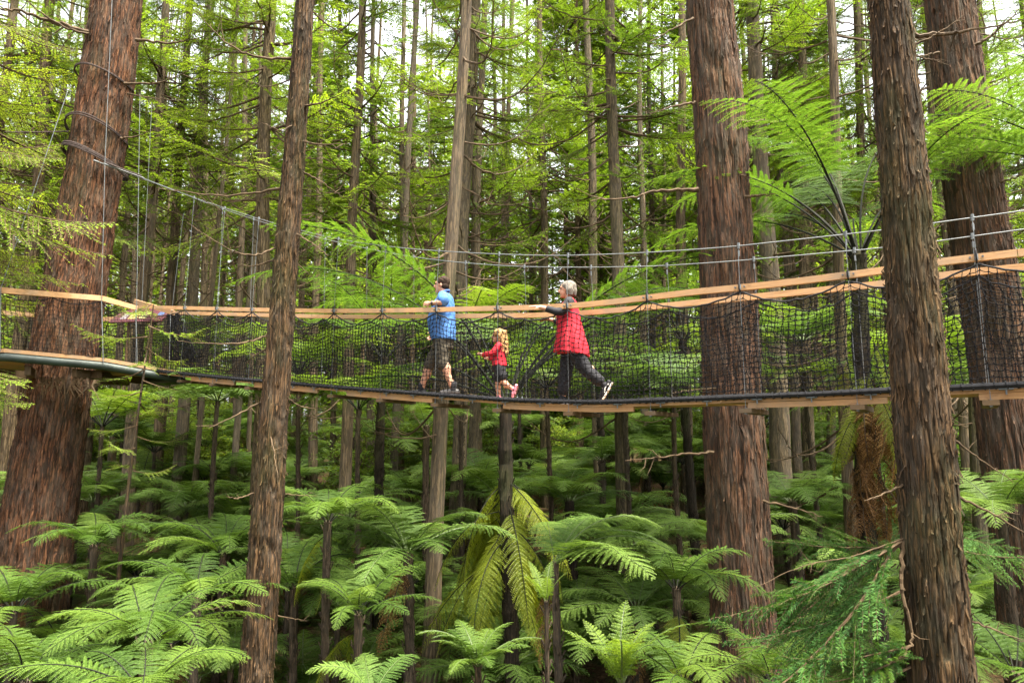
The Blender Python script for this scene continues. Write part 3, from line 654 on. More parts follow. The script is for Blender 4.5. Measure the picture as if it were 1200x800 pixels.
for pb, pt, Y, r, bk, ci, lab in MID:
    o, P, d = axis_tree("conifer_tree", pb, pt, Y, lab, group="conifers behind the walkway")
    mid_xy.append(P[:2])
    t = link("trunk", (TK_MIDB if bk else TK_MID)[rr_.randrange(3)], o); t.scale = (r/.2, r/.2, 1); t.rotation_euler[2] = rr_.uniform(0, 6.28)
    b = link("branches", BR_MID[rr_.randrange(4)], o); b.rotation_euler[2] = rr_.uniform(0, 6.28); b.scale = (1, 1, rr_.uniform(.9, 1.15))
    if ci is not None and Y > 16 and (pb[0] > 890 or rr_.random() < .62):
        c = link("crown", CR_MID[ci] if Y < 27 else CR_FAR[ci], o); c.rotation_euler[2] = rr_.uniform(0, 6.28); s = rr_.uniform(.85, 1.1); c.scale = (s, s, rr_.uniform(.95, 1.12))
for X, Y, k in ((12.5, 19, 0), (16.5, 23.5, 2), (11.0, 26, 1), (19.5, 29, 3), (14.5, 32, 4), (-15.5, 19.5, 2), (-19, 24, 0), (-21, 30, 1), (9.3, 22.5, 3), (22, 27, 2)):
    o = empty("conifer_tree", (X, Y, float(ground_h(X, Y))-.1), "leafy conifer with full boughs in the upper %s corner of the forest" % ("right" if X > 0 else "left"), "tree", "leafy conifers, upper %s" % ("right" if X > 0 else "left"))
    t = link("trunk", TK_MIDB[k % 3], o); t.scale = (.8, .8, 1); mid_xy.append((X, Y))
    c = link("crown", CR_MID[k], o); c.rotation_euler[2] = k*1.3; c.scale = (1, 1, 1.05)
    b = link("branches", BR_MID[k % 4], o); b.rotation_euler[2] = k*.7
# leaning sapling
o, P, d = axis_tree("sapling", (141, 690), (168, 440), 13.5, "thin dark leaning sapling right of the leaning redwood's foot")
link("trunk", trunk_mesh(7.5, .05, .012, 9, 12, .2, .1, 2, 8, .1, .05, M['bark_brown']), o)
mb = MB()
for k in range(16):
    mb.add(BF[k % 6], rotm(k*2.4, rr_.uniform(-.3, .3), 0, rr_.uniform(.25, .5), (0, 0, 4.2+k*.22)))
mb.build("crown", NM, o)

# ------------------------------------------------------------------ the far forest, tree by tree
rf = random.Random(23)
placed = [np.array(p) for p in mid_xy]
cnt = 0; tries = 0
while cnt < 135 and tries < 6000:
    tries += 1
    Y = 24 + 62*rf.random()**1.15; X = rf.uniform(-1, 1)*(Y*.86+6)
    p = np.array([X, Y])
    if min(np.linalg.norm(p-q) for q in placed) < 2.3: continue
    if 31 < Y < 47 and rf.random() < .8: continue       # a light gap in the stand
    px = 600+FPX*X/Y
    if Y < 31 and rf.random() < .4: continue
    if 655 < px < 685 and Y < 70: continue            # the white gap in the canopy
    placed.append(p); cnt += 1
    z = float(ground_h(X, Y))
    far = Y > 45
    o = empty("conifer_tree", (X, Y, z-.1), "slender dark conifer deep in the forest, among many alike" if far else "straight bare-stemmed conifer some way behind the walkway, in a stand of alike trees", "tree", "distant forest conifers" if far else "stand of conifers behind the walkway")
    o.rotation_euler = (rf.gauss(0, .018), rf.gauss(0, .018), 0)
    k = rf.uniform(.65, 1.15)
    t = link("trunk", (TK_FAR if Y > 36 else TK_MIDB + TK_MID)[rf.randrange(3)], o); t.scale = (k, k, 1); t.rotation_euler[2] = rf.uniform(0, 6.28)
    if Y < 47 and rf.random() < .22:
        link("branches", BR_MID[rf.randrange(4)], o).rotation_euler[2] = rf.uniform(0, 6.28); continue
    c = link("crown", (CR_FAR if Y > 31 else CR_MID)[rf.randrange(5)], o); c.rotation_euler[2] = rf.uniform(0, 6.28); s = rf.uniform(.8, 1.1); c.scale = (s, s, rf.uniform(.9, 1.1))
    if not far:
        b = link("branches", BR_MID[rf.randrange(4)], o); b.rotation_euler[2] = rf.uniform(0, 6.28)

n = 0; rp = random.Random(90)
while n < 70:                              # thin bare poles between them
    Y = rp.uniform(21, 52); X = rp.uniform(-1, 1)*(Y*.8+2); p = np.array([X, Y])
    if min(np.linalg.norm(p-q) for q in placed) < 1.3 or 640 < 600+FPX*X/Y < 690: continue
    placed.append(p); n += 1
    o = empty("conifer_tree", (X, Y, float(ground_h(X, Y))-.1), "thin pale bare pole among the distant trunks of the %s half" % ("left" if X < 0 else "right"), "tree", "thin bare poles, %s half" % ("left" if X < 0 else "right"))
    o.rotation_euler = (rp.gauss(0, .025), rp.gauss(0, .025), 0); k = rp.uniform(.4, .8)
    t = link("trunk", TK_MID[rp.randrange(3)], o); t.scale = (k, k, 1); t.rotation_euler[2] = rp.uniform(0, 6.28)
    b = link("branches", BR_MID[rp.randrange(4)], o); b.rotation_euler[2] = rp.uniform(0, 6.28); b.scale = (.7, .7, 1.15)
# ------------------------------------------------------------------ understorey shrubs
def shrub_mesh(seed, H=4.0, ns=7, lw=.06, ll=.10, den=1.35):
    r = np.random.RandomState(seed); mb = MB()
    for s in range(ns):
        az = r.uniform(0, 6.28); lean = r.uniform(.1, .45); h = H*r.uniform(.65, 1.0)
        t = np.linspace(0, 1, 8); P = np.stack([np.cos(az)*lean*h*t**1.4, np.sin(az)*lean*h*t**1.4, h*t], -1); P[1:] += r.normal(0, .05, (7, 3))
        tube(mb, P, np.interp(t, [0, 1], [.022, .006]), 5, 1)
        for b in range(int(11*den)):
            tb = r.uniform(.25, 1); p = np.array([np.interp(tb, t, P[:, q]) for q in range(3)])
            a2 = r.uniform(0, 6.28); d = np.array([math.cos(a2), math.sin(a2), r.uniform(-.15, .35)]); l = H*r.uniform(.12, .3)
            e = p + d*l; sticks(mb, [p], [e], .006, 3, 1)
            k = int(46*den); v = r.uniform(.25, 1.1, k); c = p + d*l*v[:, None] + r.normal(0, 1, (k, 3))*np.array([.16, .16, .05])*H*.25
            dirs = r.normal(0, 1, (k, 3))*np.array([1, 1, .35]); nn = np.array([0, 0, 1.])+r.normal(0, .45, (k, 3)); tn = r.uniform(.2, .8)
            leaves(mb, c, dirs, nn, ll*r.uniform(.6, 1.2, k), lw*r.uniform(.7, 1.2, k), 0, np.clip(tn+r.uniform(-.25, .25, k), 0, 1), .5)
    return mb.mesh("shrub", [M['shrub'], M['twig']])
SH = [shrub_mesh(301+i, 4.0) for i in range(4)]
rs = random.Random(41); n = 0
for i in range(60):
    Y = 14.5 + 34*rs.random()**1.1; X = rs.uniform(-1, 1)*(Y*.80+2)
    px = 600+FPX*X/Y
    if min(np.linalg.norm(np.array([X, Y])-q) for q in placed) < .5: continue
    if px > 480 and Y < 24: continue
    s = rs.uniform(.6, 1.3) if Y > 19 else rs.uniform(.4, .9)
    o = link("shrub", SH[rs.randrange(4)], None, (X, Y, float(ground_h(X, Y))-.05)); o.rotation_euler[2] = rs.uniform(0, 6.28); o.scale = (s, s, s*rs.uniform(.9, 1.25))
    if px < 520: tag(o, "small-leaved green shrub in the thicket below and behind the left half of the walkway", "shrub", "thicket shrubs left")
    else: tag(o, "small-leaved green shrub in the thicket below and behind the right half of the walkway", "shrub", "thicket shrubs right")

for i in range(80):
    Y = 33 + 36*rs.random(); X = rs.uniform(-1, 1)*(Y*.80+2)
    if min(np.linalg.norm(np.array([X, Y])-q) for q in placed) < .6: continue
    s = rs.uniform(1.5, 2.7)
    o = link("understorey_tree", SH[rs.randrange(4)], None, (X, Y, float(ground_h(X, Y))-.05)); o.rotation_euler[2] = rs.uniform(0, 6.28); o.scale = (s, s, s*rs.uniform(1., 1.4))
    tag(o, "leafy understorey tree among the distant trunks of the %s half" % ("left" if X < 0 else "right"), "tree", "understorey trees, %s half" % ("left" if X < 0 else "right"))
rq = random.Random(52); n = 0
while n < 85:                              # low bright bushes in the light gap
    Y = rq.uniform(25, 46); X = rq.uniform(-1, 1)*(Y*.80+1)
    if min(np.linalg.norm(np.array([X, Y])-q) for q in placed) < .5: continue
    n += 1; s = rq.uniform(.55, 1.0); h_ = "left" if X < 0 else "right"
    o = link("bush", SH[rq.randrange(4)], None, (X, Y, float(ground_h(X, Y))-.05)); o.rotation_euler[2] = rq.uniform(0, 6.28); o.scale = (s*1.3, s*1.3, s)
    tag(o, "low bright bush among the distant trunk feet, %s half" % h_, "bush", "bright bushes at the distant trunk feet, %s half" % h_)
mb = MB(); r = np.random.RandomState(12)      # the wood beyond, where single trees can no longer be told apart
for k in range(240):
    Y = r.uniform(84, 118); X = r.uniform(-125, 125); gz = float(ground_h(X, Y)); H = r.uniform(34, 50)
    if -4 < X-.09*Y < 1.5: H *= .30
    tube(mb, np.array([[X, Y, gz-.5], [X+r.normal(0, .3), Y, gz+H*.5], [X, Y, gz+H]]), [.3, .2, .04], 6, 1)
    q = 800; u = r.rand(q)**.8; z = gz + H*(.1+.9*u); rad = 3.6*(1-u*.75)*np.sqrt(r.rand(q)); a = r.uniform(0, 6.28, q)
    leaves(mb, np.stack([X+rad*np.cos(a), Y+rad*np.sin(a), z], -1), np.stack([np.cos(a), np.sin(a), r.uniform(-.5, .2, q)], -1)+r.normal(0, .5, (q, 3)), np.array([0, 0, 1.])+r.normal(0, .6, (q, 3)), r.uniform(.5, 1.3, q), r.uniform(.2, .5, q), 0, r.rand(q))
tag(mb.build("distant_forest", NM), "far conifer wood that reads as one mass", kind='stuff')

# ------------------------------------------------------------------ tree ferns that can be told apart
def fern_at(px, py, Y, label, **kw):
    p = at(px, py, Y); return tree_fern(tuple(p), float(ground_h(p[0], p[1]))-.05, label=label, group=kw.pop('group', "tree ferns under the walkway"), **kw)
fern_at(478, 648, 11.2, "wide pale tree fern with black stalks, left of the lichen grey trunk", kind='pale', n=15, size=0.78, r=.09, skirt=2)
fern_at(384, 612, 10.2, "tree fern on a thin black trunk with one frond hanging beside the snag-covered trunk", kind='arch', n=11, size=0.55, r=.06, droop=2)
fern_at(262, 650, 13.0, "dark-stalked tree fern in the shade left of the snag-covered trunk", kind='arch', n=15, size=0.63, r=.08, skirt=1)
fern_at(172, 752, 6.6, "large lit tree fern at lower left with one long frond rising to the right", kind='arch', n=12, size=0.50, r=.06, azs=[20, 55, 100, 150, 175, 200, 240, 290, 330, 30, 125, 265])
fern_at(168, 812, 5.4, "broad blue-green fern whose frond points at the viewer at the bottom left", kind='arch', n=9, size=0.41, r=.05, azs=[270, 300, 235, 200, 160, 340, 25, 90, 130])
fern_at(30, 800, 6.2, "fern in the bottom left corner below the redwood foot", kind='arch', n=9, size=0.41, r=.05)
fern_at(667, 588, 15.0, "flat-topped pale tree fern on a short dark trunk, below the walking girl", kind='pale', n=14, size=0.74, r=.11, skirt=1)
fern_at(650, 660, 9.2, "tree fern on a black trunk right of the drooping fern, long fronds spread right", kind='pale', n=13, size=0.68, r=.055, azs=[-20, 10, 25, 40, -50, 65, 90, -35, 5, 50, 300, 75, -5], skirt=1)
fern_at(735, 643, 13.0, "pale tree fern clasping the foot of the pale tan trunk", kind='pale', n=13, size=0.70, r=.08)
fern_at(792, 690, 9.0, "tree fern with drooping pleated fronds left of the thick straight redwood", kind='arch', n=12, size=0.53, r=.06, droop=2)
fern_at(728, 800, 6.8, "small yellow-green ladder fern with upright fronds at bottom middle", kind='upright', n=8, size=0.55, r=.04)
fern_at(640, 705, 8.3, "little upright yellow-green fern beside the drooping fern", kind='upright', n=5, size=0.33, r=.03)
fern_at(928, 588, 13.0, "neat umbrella-shaped tree fern on a black trunk right of the thick straight redwood", kind='pale', n=14, size=0.63, r=.09)
fern_at(1012, 690, 7.2, "tree fern with a single pale hanging frond behind the green bough at lower right", kind='pale', n=7, size=0.38, r=.05, azs=[180, 250, 300, 30, 100, 340, 215])
fern_at(1172, 600, 8.4, "pale tree fern at the right edge beside the bare diagonal branch", kind='pale', n=13, size=0.53, r=.06)
fern_at(1190, 790, 6.0, "bright fern in the bottom right corner", kind='arch', n=11, size=0.41, r=.05)
fern_at(436, 815, 6.6, "low pale fern frond cluster at the bottom edge left of the middle", kind='pale', n=6, size=0.31, r=.04)
fern_at(705, 540, 19.0, "pale tree fern behind the dark-footed stem below the woman", kind='pale', n=14, size=0.81, r=.1)
fern_at(840, 640, 12.0, "pale tree fern tucked against the left of the thick straight redwood", kind='pale', n=13, size=0.67, r=.08)
fern_at(345, 690, 11.5, "tree fern right behind the snag-covered trunk's foot", kind='arch', n=12, size=0.59, r=.07)
fern_at(420, 720, 9.4, "deep green tree fern low in the gloom left of the lichen grey trunk", kind='arch', n=11, size=0.48, r=.06, droop=2)
fern_at(560, 780, 8.2, "small-fronded fern under the drooping fern at the bottom", kind='ground', n=14, size=0.67, r=.04)
fern_at(905, 800, 7.0, "fern at the foot of the thick straight redwood", kind='arch', n=10, size=0.44, r=.05)
fern_at(800, 800, 6.9, "arching green fern at the bottom edge left of the thick straight redwood", kind='arch', n=10, size=0.44, r=.05)
fern_at(230, 700, 9.0, "shaded tree fern between the redwood foot and the snag-covered trunk", kind='arch', n=12, size=0.52, r=.06)
fern_at(500, 500, 15.5, "fern with two broad pale fronds just below the deck left of the middle", kind='pale', n=9, size=0.59, r=.08)
fern_at(110, 640, 13.0, "dark tree fern right of the leaning redwood", kind='arch', n=13, size=0.59, r=.08)
# the great black-stalked ferns behind the walkway
f = fern_at(593, 470, 11.3, "giant black-stalked tree fern behind the girl, with drooping olive fronds below the deck", kind='mamaku', n=14, size=.98, r=.12, azs=[180, 165, 198, 150, 0, 15, -18, 32, 62, 92, 118, 45, 135, 175], pitch=(-.2, .5), name="black_tree_fern", group="giant black-stalked ferns")
pz = at(593, 520, 11.3)[2] - f.location[2]
rd = random.Random(9)
for i in range(34):
    az = rd.uniform(0, 6.28); q = link("drooping_frond", FR['droop'][rd.randrange(4)], f, (math.cos(az)*.13, math.sin(az)*.13, pz-.45-rd.random()*1.5))
    s = rd.uniform(.45, .74); q.scale = (s, s, s); q.rotation_euler = (rd.uniform(-.4, .4), rd.uniform(-.2, .25), az)
f = fern_at(1006, 300, 10.6, "giant black-stalked tree fern with a brown dead skirt between the two right trunks", kind='mamaku', n=19, size=.80, r=.13, azs=[180, 168, 140, 200, 60, 30, 0, -20, 100, 120, 80, 45, 155, 90, 70, 230, 300, 20, 265], pitch=(-.32, .32), name="black_tree_fern", group="giant black-stalked ferns")
for i in range(44):
    az = rd.uniform(0, 6.28); zz = at(1006, rd.uniform(440, 590), 10.6)[2]-f.location[2]
    q = link("dead_frond", FR['dead'][rd.randrange(3)], f, (math.cos(az)*.13, math.sin(az)*.13, zz)); s = rd.uniform(.55, .85); q.scale = (s, s, s); q.rotation_euler = (rd.uniform(-.4, .4), rd.uniform(.1, .7), az)
for i in range(9):
    az = math.radians(rd.uniform(120, 330)); zz = at(1006, rd.uniform(400, 480), 10.6)[2]-f.location[2]
    q = link("yellowing_frond", FR['droop'][rd.randrange(4)], f, (math.cos(az)*.13, math.sin(az)*.13, zz)); s = rd.uniform(.45, .7); q.scale = (s, s, s); q.rotation_euler = (rd.uniform(-.4, .4), rd.uniform(-.1, .4), az)
fern_at(1290, 215, 8.6, "giant tree fern beyond the right edge whose bright fronds cross the right redwood", kind='mamaku', n=12, size=.62, r=.11, azs=[178, 160, 195, 210, 140, 225, 100, 60, 0, 300, 260, 170], pitch=(-.05, .35), name="black_tree_fern", group="giant black-stalked ferns")
fern_at(800, 400, 17.0, "tall yellow-green tree fern behind the net right of the woman", kind='mamaku', n=12, size=.62, r=.11, name="black_tree_fern", group="giant black-stalked ferns")
fern_at(450, 420, 16.0, "tall yellow-green tree fern behind the net left of the man", kind='mamaku', n=12, size=.62, r=.11, name="black_tree_fern", group="giant black-stalked ferns")
fern_at(700, 430, 20.0, "yellow-green tree fern crown behind the net just behind the woman", kind='mamaku', n=12, size=.62, r=.11, name="black_tree_fern", group="giant black-stalked ferns")
rt = random.Random(61)
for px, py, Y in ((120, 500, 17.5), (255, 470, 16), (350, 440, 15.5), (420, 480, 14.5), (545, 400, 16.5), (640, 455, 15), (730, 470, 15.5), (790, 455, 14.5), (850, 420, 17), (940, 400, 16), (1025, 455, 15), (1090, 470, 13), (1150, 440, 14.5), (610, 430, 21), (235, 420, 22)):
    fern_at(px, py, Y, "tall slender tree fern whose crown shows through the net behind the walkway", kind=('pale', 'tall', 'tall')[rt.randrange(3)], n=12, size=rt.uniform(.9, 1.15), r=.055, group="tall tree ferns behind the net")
# ------------------------------------------------------------------ the many ferns of the slope
rg = random.Random(77)
FX = list(placed)
def too_close(X, Y, dmin, L): return min((np.hypot(X-q[0], Y-q[1]) for q in L), default=9) < dmin
near = []
n = 0
while n < 255:
    Y = 11.5 + 24*rg.random(); X = rg.uniform(-1, 1)*(Y*.8+1.5)
    if too_close(X, Y, .9, near) or too_close(X, Y, .45, FX): continue
    if -1.9 < X < 1.5 and 7 < Y < 11.6: continue
    near.append((X, Y)); n += 1
    g = float(ground_h(X, Y)); h = rg.uniform(.5, 2.0 + .06*(Y-11))
    lr = "left" if X < 0 else "right"
    tree_fern((X, Y, g+h), g-.05, kind=('pale', 'pale', 'arch')[rg.randrange(3)], n=13, size=rg.uniform(.50, .82)*(1 if Y < 17 else 1.3), r=.055, skirt=rg.choice((0, 0, 1, 2)),
              label="low tree fern carpeting the %s half of the slope" % lr, group="tree ferns of the %s slope" % lr)
n = 0
while n < 110:
    Y = 6.2 + 13*rg.random(); X = rg.uniform(-1, 1)*(Y*.8+1)
    if too_close(X, Y, .7, near): continue
    near.append((X, Y)); n += 1
    g = float(ground_h(X, Y))
    lr = "left" if X < 0 else "right"
    tree_fern((X, Y, g+rg.uniform(.1, .5)), g-.05, kind='ground', n=9, size=rg.uniform(.7, 1.25), r=.03, label="small ground fern in the undergrowth of the %s half" % lr, group="ground ferns of the %s half" % lr, name="ground_fern")
# loose leaves and seedlings that cover the soil
mb = MB(); r = np.random.RandomState(3); k = 26000
Y = 4 + 34*r.rand(k)**1.3; X = r.uniform(-1, 1, k)*(Y*.85+2); Z = ground_h(X, Y)+r.uniform(.0, .28, k)
leaves(mb, np.stack([X, Y, Z], -1), r.normal(0, 1, (k, 3))*[1, 1, .5], np.array([0, 0, 1.])+r.normal(0, .5, (k, 3)), r.uniform(.05, .16, k), r.uniform(.03, .07, k), 0, r.rand(k))
tag(mb.build("ground_cover", [M['fern']]), "low leafy seedlings covering the forest floor", kind='stuff')
# ------------------------------------------------------------------ the suspension walkway
EX, EY = .8332, -.5530                     # along the walkway, toward the viewer's right
NX, NY = .5530, .8332                      # across it, away from the viewer
WID = .66
def line_xy(px, k):                        # k: 1 near edge, 1.078 far edge, 1.039 centre
    Y = k/(.1085+9e-5*(px-600)); return (px-600)/FPX*Y, Y
_px = np.linspace(60, 1420, 900)
def mk(k, pts):
    """s and height along an edge from photograph points (px, py)"""
    px = np.array([p[0] for p in pts], float); py = np.array([p[1] for p in pts], float)
    s = []; z = []
    for q in np.linspace(px[0], px[-1], 260):
        yy = np.interp(q, px, py)
        X, Y = line_xy(q, k)
        for _ in range(3):                 # depth is measured along the ground; correct px for tilt
            P = at(q, yy, Y); X = P[0]; Y2 = (k*1.0 - .072*X)/.1085; Y = Y2
        P = at(q, yy, Y)
        s.append((P[0]-0)*EX + (P[1]-9.217)*EY); z.append(P[2])
    s = np.array(s); z = np.array(z); o = np.argsort(s); s = s[o]; z = z[o]
    K = np.ones(15)/15; zp = np.pad(z, 7, mode='reflect', reflect_type='odd'); z = np.convolve(zp, K, 'valid')
    return s, z
def edge(s, off):                          # world xy at walkway position s, off metres behind the near edge
    s = np.asarray(s, float); return np.stack([s*EX + off*NX, 9.217 + s*EY + off*NY], -1)
rail_n = mk(1.0, [(160, 359.5), (300, 363), (400, 364.6), (470, 363.8), (540, 362.3), (600, 361), (655, 359.6), (700, 356), (751, 350), (800, 343.4), (900, 334), (1033, 317.4), (1092, 308), (1191, 296.5), (1300, 286)])
rail_f = mk(1.078, [(199, 366), (300, 368.5), (400, 370.7), (535, 369.7), (636, 368.7), (684, 366), (751, 360), (800, 355), (900, 345), (1033, 331.6), (1092, 322.5), (1200, 311), (1300, 303)])
deck_n = mk(1.0, [(130, 428), (189, 435.5), (250, 441.5), (310, 446.7), (400, 454.3), (500, 461.5), (600, 469), (700, 471.6), (800, 468.0), (900, 464), (970, 461.5), (1046, 457.4), (1110, 455), (1200, 450.7), (1300, 446)])
cab_n = mk(1.0, [(160, 207), (169, 211), (253, 241), (324, 263), (400, 282), (480, 292), (569, 297.5), (651, 300), (744, 297), (850, 290), (969, 277), (1033, 270), (1089, 262), (1200, 246.5), (1300, 230)])
cab_f = mk(1.078, [(165, 208), (253, 243), (324, 266), (400, 285), (470, 299), (531, 306.5), (600, 311.5), (678, 312.5), (765, 311), (850, 305.5), (1033, 289), (1090, 282), (1200, 266.5), (1300, 252)])
def Zr(tab, s): return np.interp(s, tab[0], tab[1])
S0, S1 = rail_n[0][0]+.05, 7.9
def P3(s, off, z): return np.concatenate([edge(s, off), np.asarray(z, float)[:, None]*np.ones((len(np.atleast_1d(s)), 1))], -1)

br = empty("suspension_walkway", tuple(P3(np.array([0.]), WID/2, np.array([0.]))[0]), "long netted suspension walkway with timber rails and black mesh sides crossing the forest", "walkway")
br.location.z = float(Zr(deck_n, 0.)); BO = np.array(br.location)
class LB(MB):                               # meshes in the walkway's own coordinates
    def build(s, name, mats, parent=None, smooth=False, loc=None):
        s.V = [v-BO for v in s.V]; return MB.build(s, name, mats, parent, smooth, loc)
# suspender positions (every 1.1 m)
SP = np.arange(-7, 8)*1.1 + (-.215)
SP = SP[(SP > S0+.2)]
# rails, in lengths that butt at the suspenders
def rail(tab, off, joints, w, h):
    for a, b in zip(joints[:-1], joints[1:]):
        s = np.linspace(a+.003, b-.003, 14); mb = LB()
        boxsweep(mb, P3(s, off, Zr(tab, s)), w, h)
        mb.build("handrail", M['timber'], br)
rail(rail_n, 0., [S0, SP[2], SP[5], SP[8], SP[11], 5.6, 7.9], .045, .070)
rail(rail_f, WID, [rail_f[0][0]+.05, SP[3], SP[6], SP[9], SP[12], 7.9], .045, .070)
# flared rail pieces where the walkway meets the platform
mb = LB(); A = at(158, 353, 15.9); B = at(204, 366.5, 14.55); boxsweep(mb, np.array([A, (A+B)/2, B]), .05, .10); mb.build("handrail", M['timber'], br)
# deck boards and joists
sA, sB = deck_n[0][0]+.25, 7.9
q = sA; i = 0; rb = random.Random(4)
while q < sB-.1:
    l = rb.choice((1.9, 2.3, 2.6)); e = min(q+l, sB); s = np.linspace(q+.004, e-.004, 10)
    for off in (.075, .245, .415, .585):
        mb = LB(); boxsweep(mb, P3(s, off, Zr(deck_n, s)-.040 - (.004 if (i+int(off*10)) % 2 else 0)), .155, .034); mb.build("deck_board", M['timber_deck'], br)
    q = e; i += 1
for k, (a, b) in enumerate(((-5.6, -3.9), (-3.2, -1.4), (-.15, 1.75), (3.1, 4.45), (5.2, 6.6), (-7.6, -6.2))):
    s = np.linspace(a, b, 8); mb = LB(); boxsweep(mb, P3(s, .03, Zr(deck_n, s)-.092), .045, .060); mb.build("stringer", M['timber_deck'], br)
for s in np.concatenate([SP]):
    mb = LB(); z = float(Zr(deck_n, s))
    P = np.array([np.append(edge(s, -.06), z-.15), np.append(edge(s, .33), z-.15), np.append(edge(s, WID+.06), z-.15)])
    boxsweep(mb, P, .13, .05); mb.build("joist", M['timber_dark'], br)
# suspension cables
for tab, off in ((cab_n, 0.), (cab_f, WID)):
    s = np.linspace(tab[0][0], 8.2, 120); mb = LB(); tube(mb, P3(s, off, Zr(tab, s)), .0072, 6); mb.build("suspension_cable", M['steel'], br, True)
# suspenders with clamps
for s in SP:
    for tab, rt, off in ((cab_n, rail_n, 0.), (cab_f, rail_f, WID)):
        o_ = off - .034 if off == 0 else off + .034
        zt = float(Zr(tab, s)); zb = float(Zr(deck_n, s))-.14; zr = float(Zr(rt, s))
        if s < rt[0][0]: zr = zb+1.2
        xy = edge(s, o_); xt = edge(s, off); mb = LB()
        tube(mb, np.array([np.append(xt, zt), np.append(xy, zr+.25), np.append(xy, zr), np.append(xy, zb)]), .0036, 5)
        susp = mb.build("suspender", M['steel'], br)
        mb = LB(); c = np.append(xt, zt); tube(mb, np.array([c+[0, 0, .035], c-[0, 0, .03]]), .016, 6); tube(mb, np.array([c-[0, 0, .055], c-[0, 0, .12]]), .011, 6)
        c = np.append(edge(s, o_ - (.004 if off == 0 else -.004)), zr)
        for dx in (-.05, .05):
            p = c + np.array([EX*dx, EY*dx, 0]); tube(mb, np.array([p+np.array([NX, NY, 0])*.012, p-np.array([NX, NY, 0])*.012]), .010, 6)
        tube(mb, np.array([c+[0, 0, .03], c-[0, 0, .03]]), .016, 6)
        mb.build("clamp", M['steel'], susp)
        mb = LB(); c = np.append(xy, zb-.02); tube(mb, np.array([c+[0, 0, .04], c-[0, 0, .03]]), .018, 6); mb.build("end_bolt", M['steel'], susp)
# nets
def net(off, tabr, s0, s1, seed, cr=.0047):
    r = np.random.RandomState(seed); ds = .068; s = np.arange(s0, s1, ds); m = len(s)
    pk = np.sort(np.concatenate([SP, [S0-.9, 9.0]]))
    i = np.clip(np.searchsorted(pk, s)-1, 0, len(pk)-2); u = (s-pk[i])/(pk[i+1]-pk[i])
    dip = .17*(1-(2*u-1)**2)*r.uniform(.75, 1.1, len(pk))[i]
    zt = np.interp(s, tabr[0], tabr[1]) - .05 - dip; zb = np.interp(s, deck_n[0], deck_n[1]) + .02
    rows = 18; v = np.linspace(0, 1, rows+1)
    Z = zb[:, None] + (zt-zb)[:, None]*(v**1.0)[None]
    sg = 1 if off > .3 else -1
    bulge = sg*(.03*np.sin(v*math.pi)[None]*np.ones((m, 1)) + (vnoise(s[:, None]*1.3+seed*9, v[None]*2.2)-.5)*.10*np.sin(v*math.pi)[None])
    Sx = s[:, None]+np.zeros((1, rows+1)) + (vnoise(s[:, None]*.8+seed*3, v[None]*3)-.5)*.12*np.sin(v*math.pi)[None]
    j = r.normal(0, .0065, (3, m, rows+1)); Sx = Sx + j[0]; Z = Z + j[1]; Of = off+bulge+j[2]*.6
    # knots sag between strands: shift alternate columns
    Z = Z - .010*((np.arange(m) % 2)[:, None])*np.sin(v*math.pi)[None]
    X = np.stack([Sx*EX + Of*NX, 9.217 + Sx*EY + Of*NY, Z], -1)
    mb = LB()
    mid = (X[1:]+X[:-1])/2; mid[..., 2] -= .007
    sticks(mb, X[:-1].reshape(-1, 3), mid.reshape(-1, 3), cr, 3); sticks(mb, mid.reshape(-1, 3), X[1:].reshape(-1, 3), cr, 3)
    sticks(mb, X[:, :-1].reshape(-1, 3), X[:, 1:].reshape(-1, 3), cr, 3)
    K = X.reshape(-1, 3); sticks(mb, K-[0, 0, .007], K+[0, 0, .007], .0095, 4)
    nt_ = mb.build("net", M['net'], br)
    mb = LB(); tube(mb, X[:, -1], .0105, 6)
    for pos in pk[1:-1]:
        if s0 < pos < s1:
            zz = float(np.interp(pos, tabr[0], tabr[1])); a = np.append(edge(pos, off), zz-.045); d = np.array([NX, NY, 0])
            ring = np.array([a + d*(math.cos(t)*.04) + np.array([0, 0, .055+math.sin(t)*.068]) for t in np.linspace(0, 2*math.pi, 12)]); tube(mb, ring, .007, 5, cap=False)
    mb.build("top_rope", M['rope_black'], nt_)
net(-.028, rail_n, S0, 7.8, 3); net(WID+.028, rail_f, rail_f[0][0]+.1, 7.8, 8, .0038)
for off in (-.03, WID+.03):
    s = np.linspace(sA-.1, 7.9, 200); mb = LB(); r = np.random.RandomState(2)
    P = P3(s, off, Zr(deck_n, s)+.004); tube(mb, P, .026+.006*r.rand(200), 8)
    q = np.arange(sA, 7.8, .085)                      # lashing round the edge pipe
    for a in q: 
        c = np.append(edge(a, off), float(Zr(deck_n, a))+.004)
        T = np.array([EX, EY, 0]); Nn = np.array([NX, NY, 0]); ring = np.array([c + T*(.03*t/6.28*r.uniform(.3, 1.2)) + Nn*math.cos(t)*.035 + np.array([0, 0, math.sin(t)*.035]) for t in np.linspace(0, 6.28, 9)])
        tube(mb, ring, .006, 4, cap=False)
    mb.build("edge_pipe", M['rope_black'], br)
    mb = LB()
    for a in np.arange(sA+.5, 7.7, .55):              # steel saddles under the pipe
        c = np.append(edge(a, off), float(Zr(deck_n, a))-.032); T = np.array([EX, EY, 0])
        tube(mb, np.array([c-T*.055, c+T*.055]), .010, 6); tube(mb, np.array([c, c-[0, 0, .05]]), .008, 6)
    mb.build("saddle", M['steel'], br)
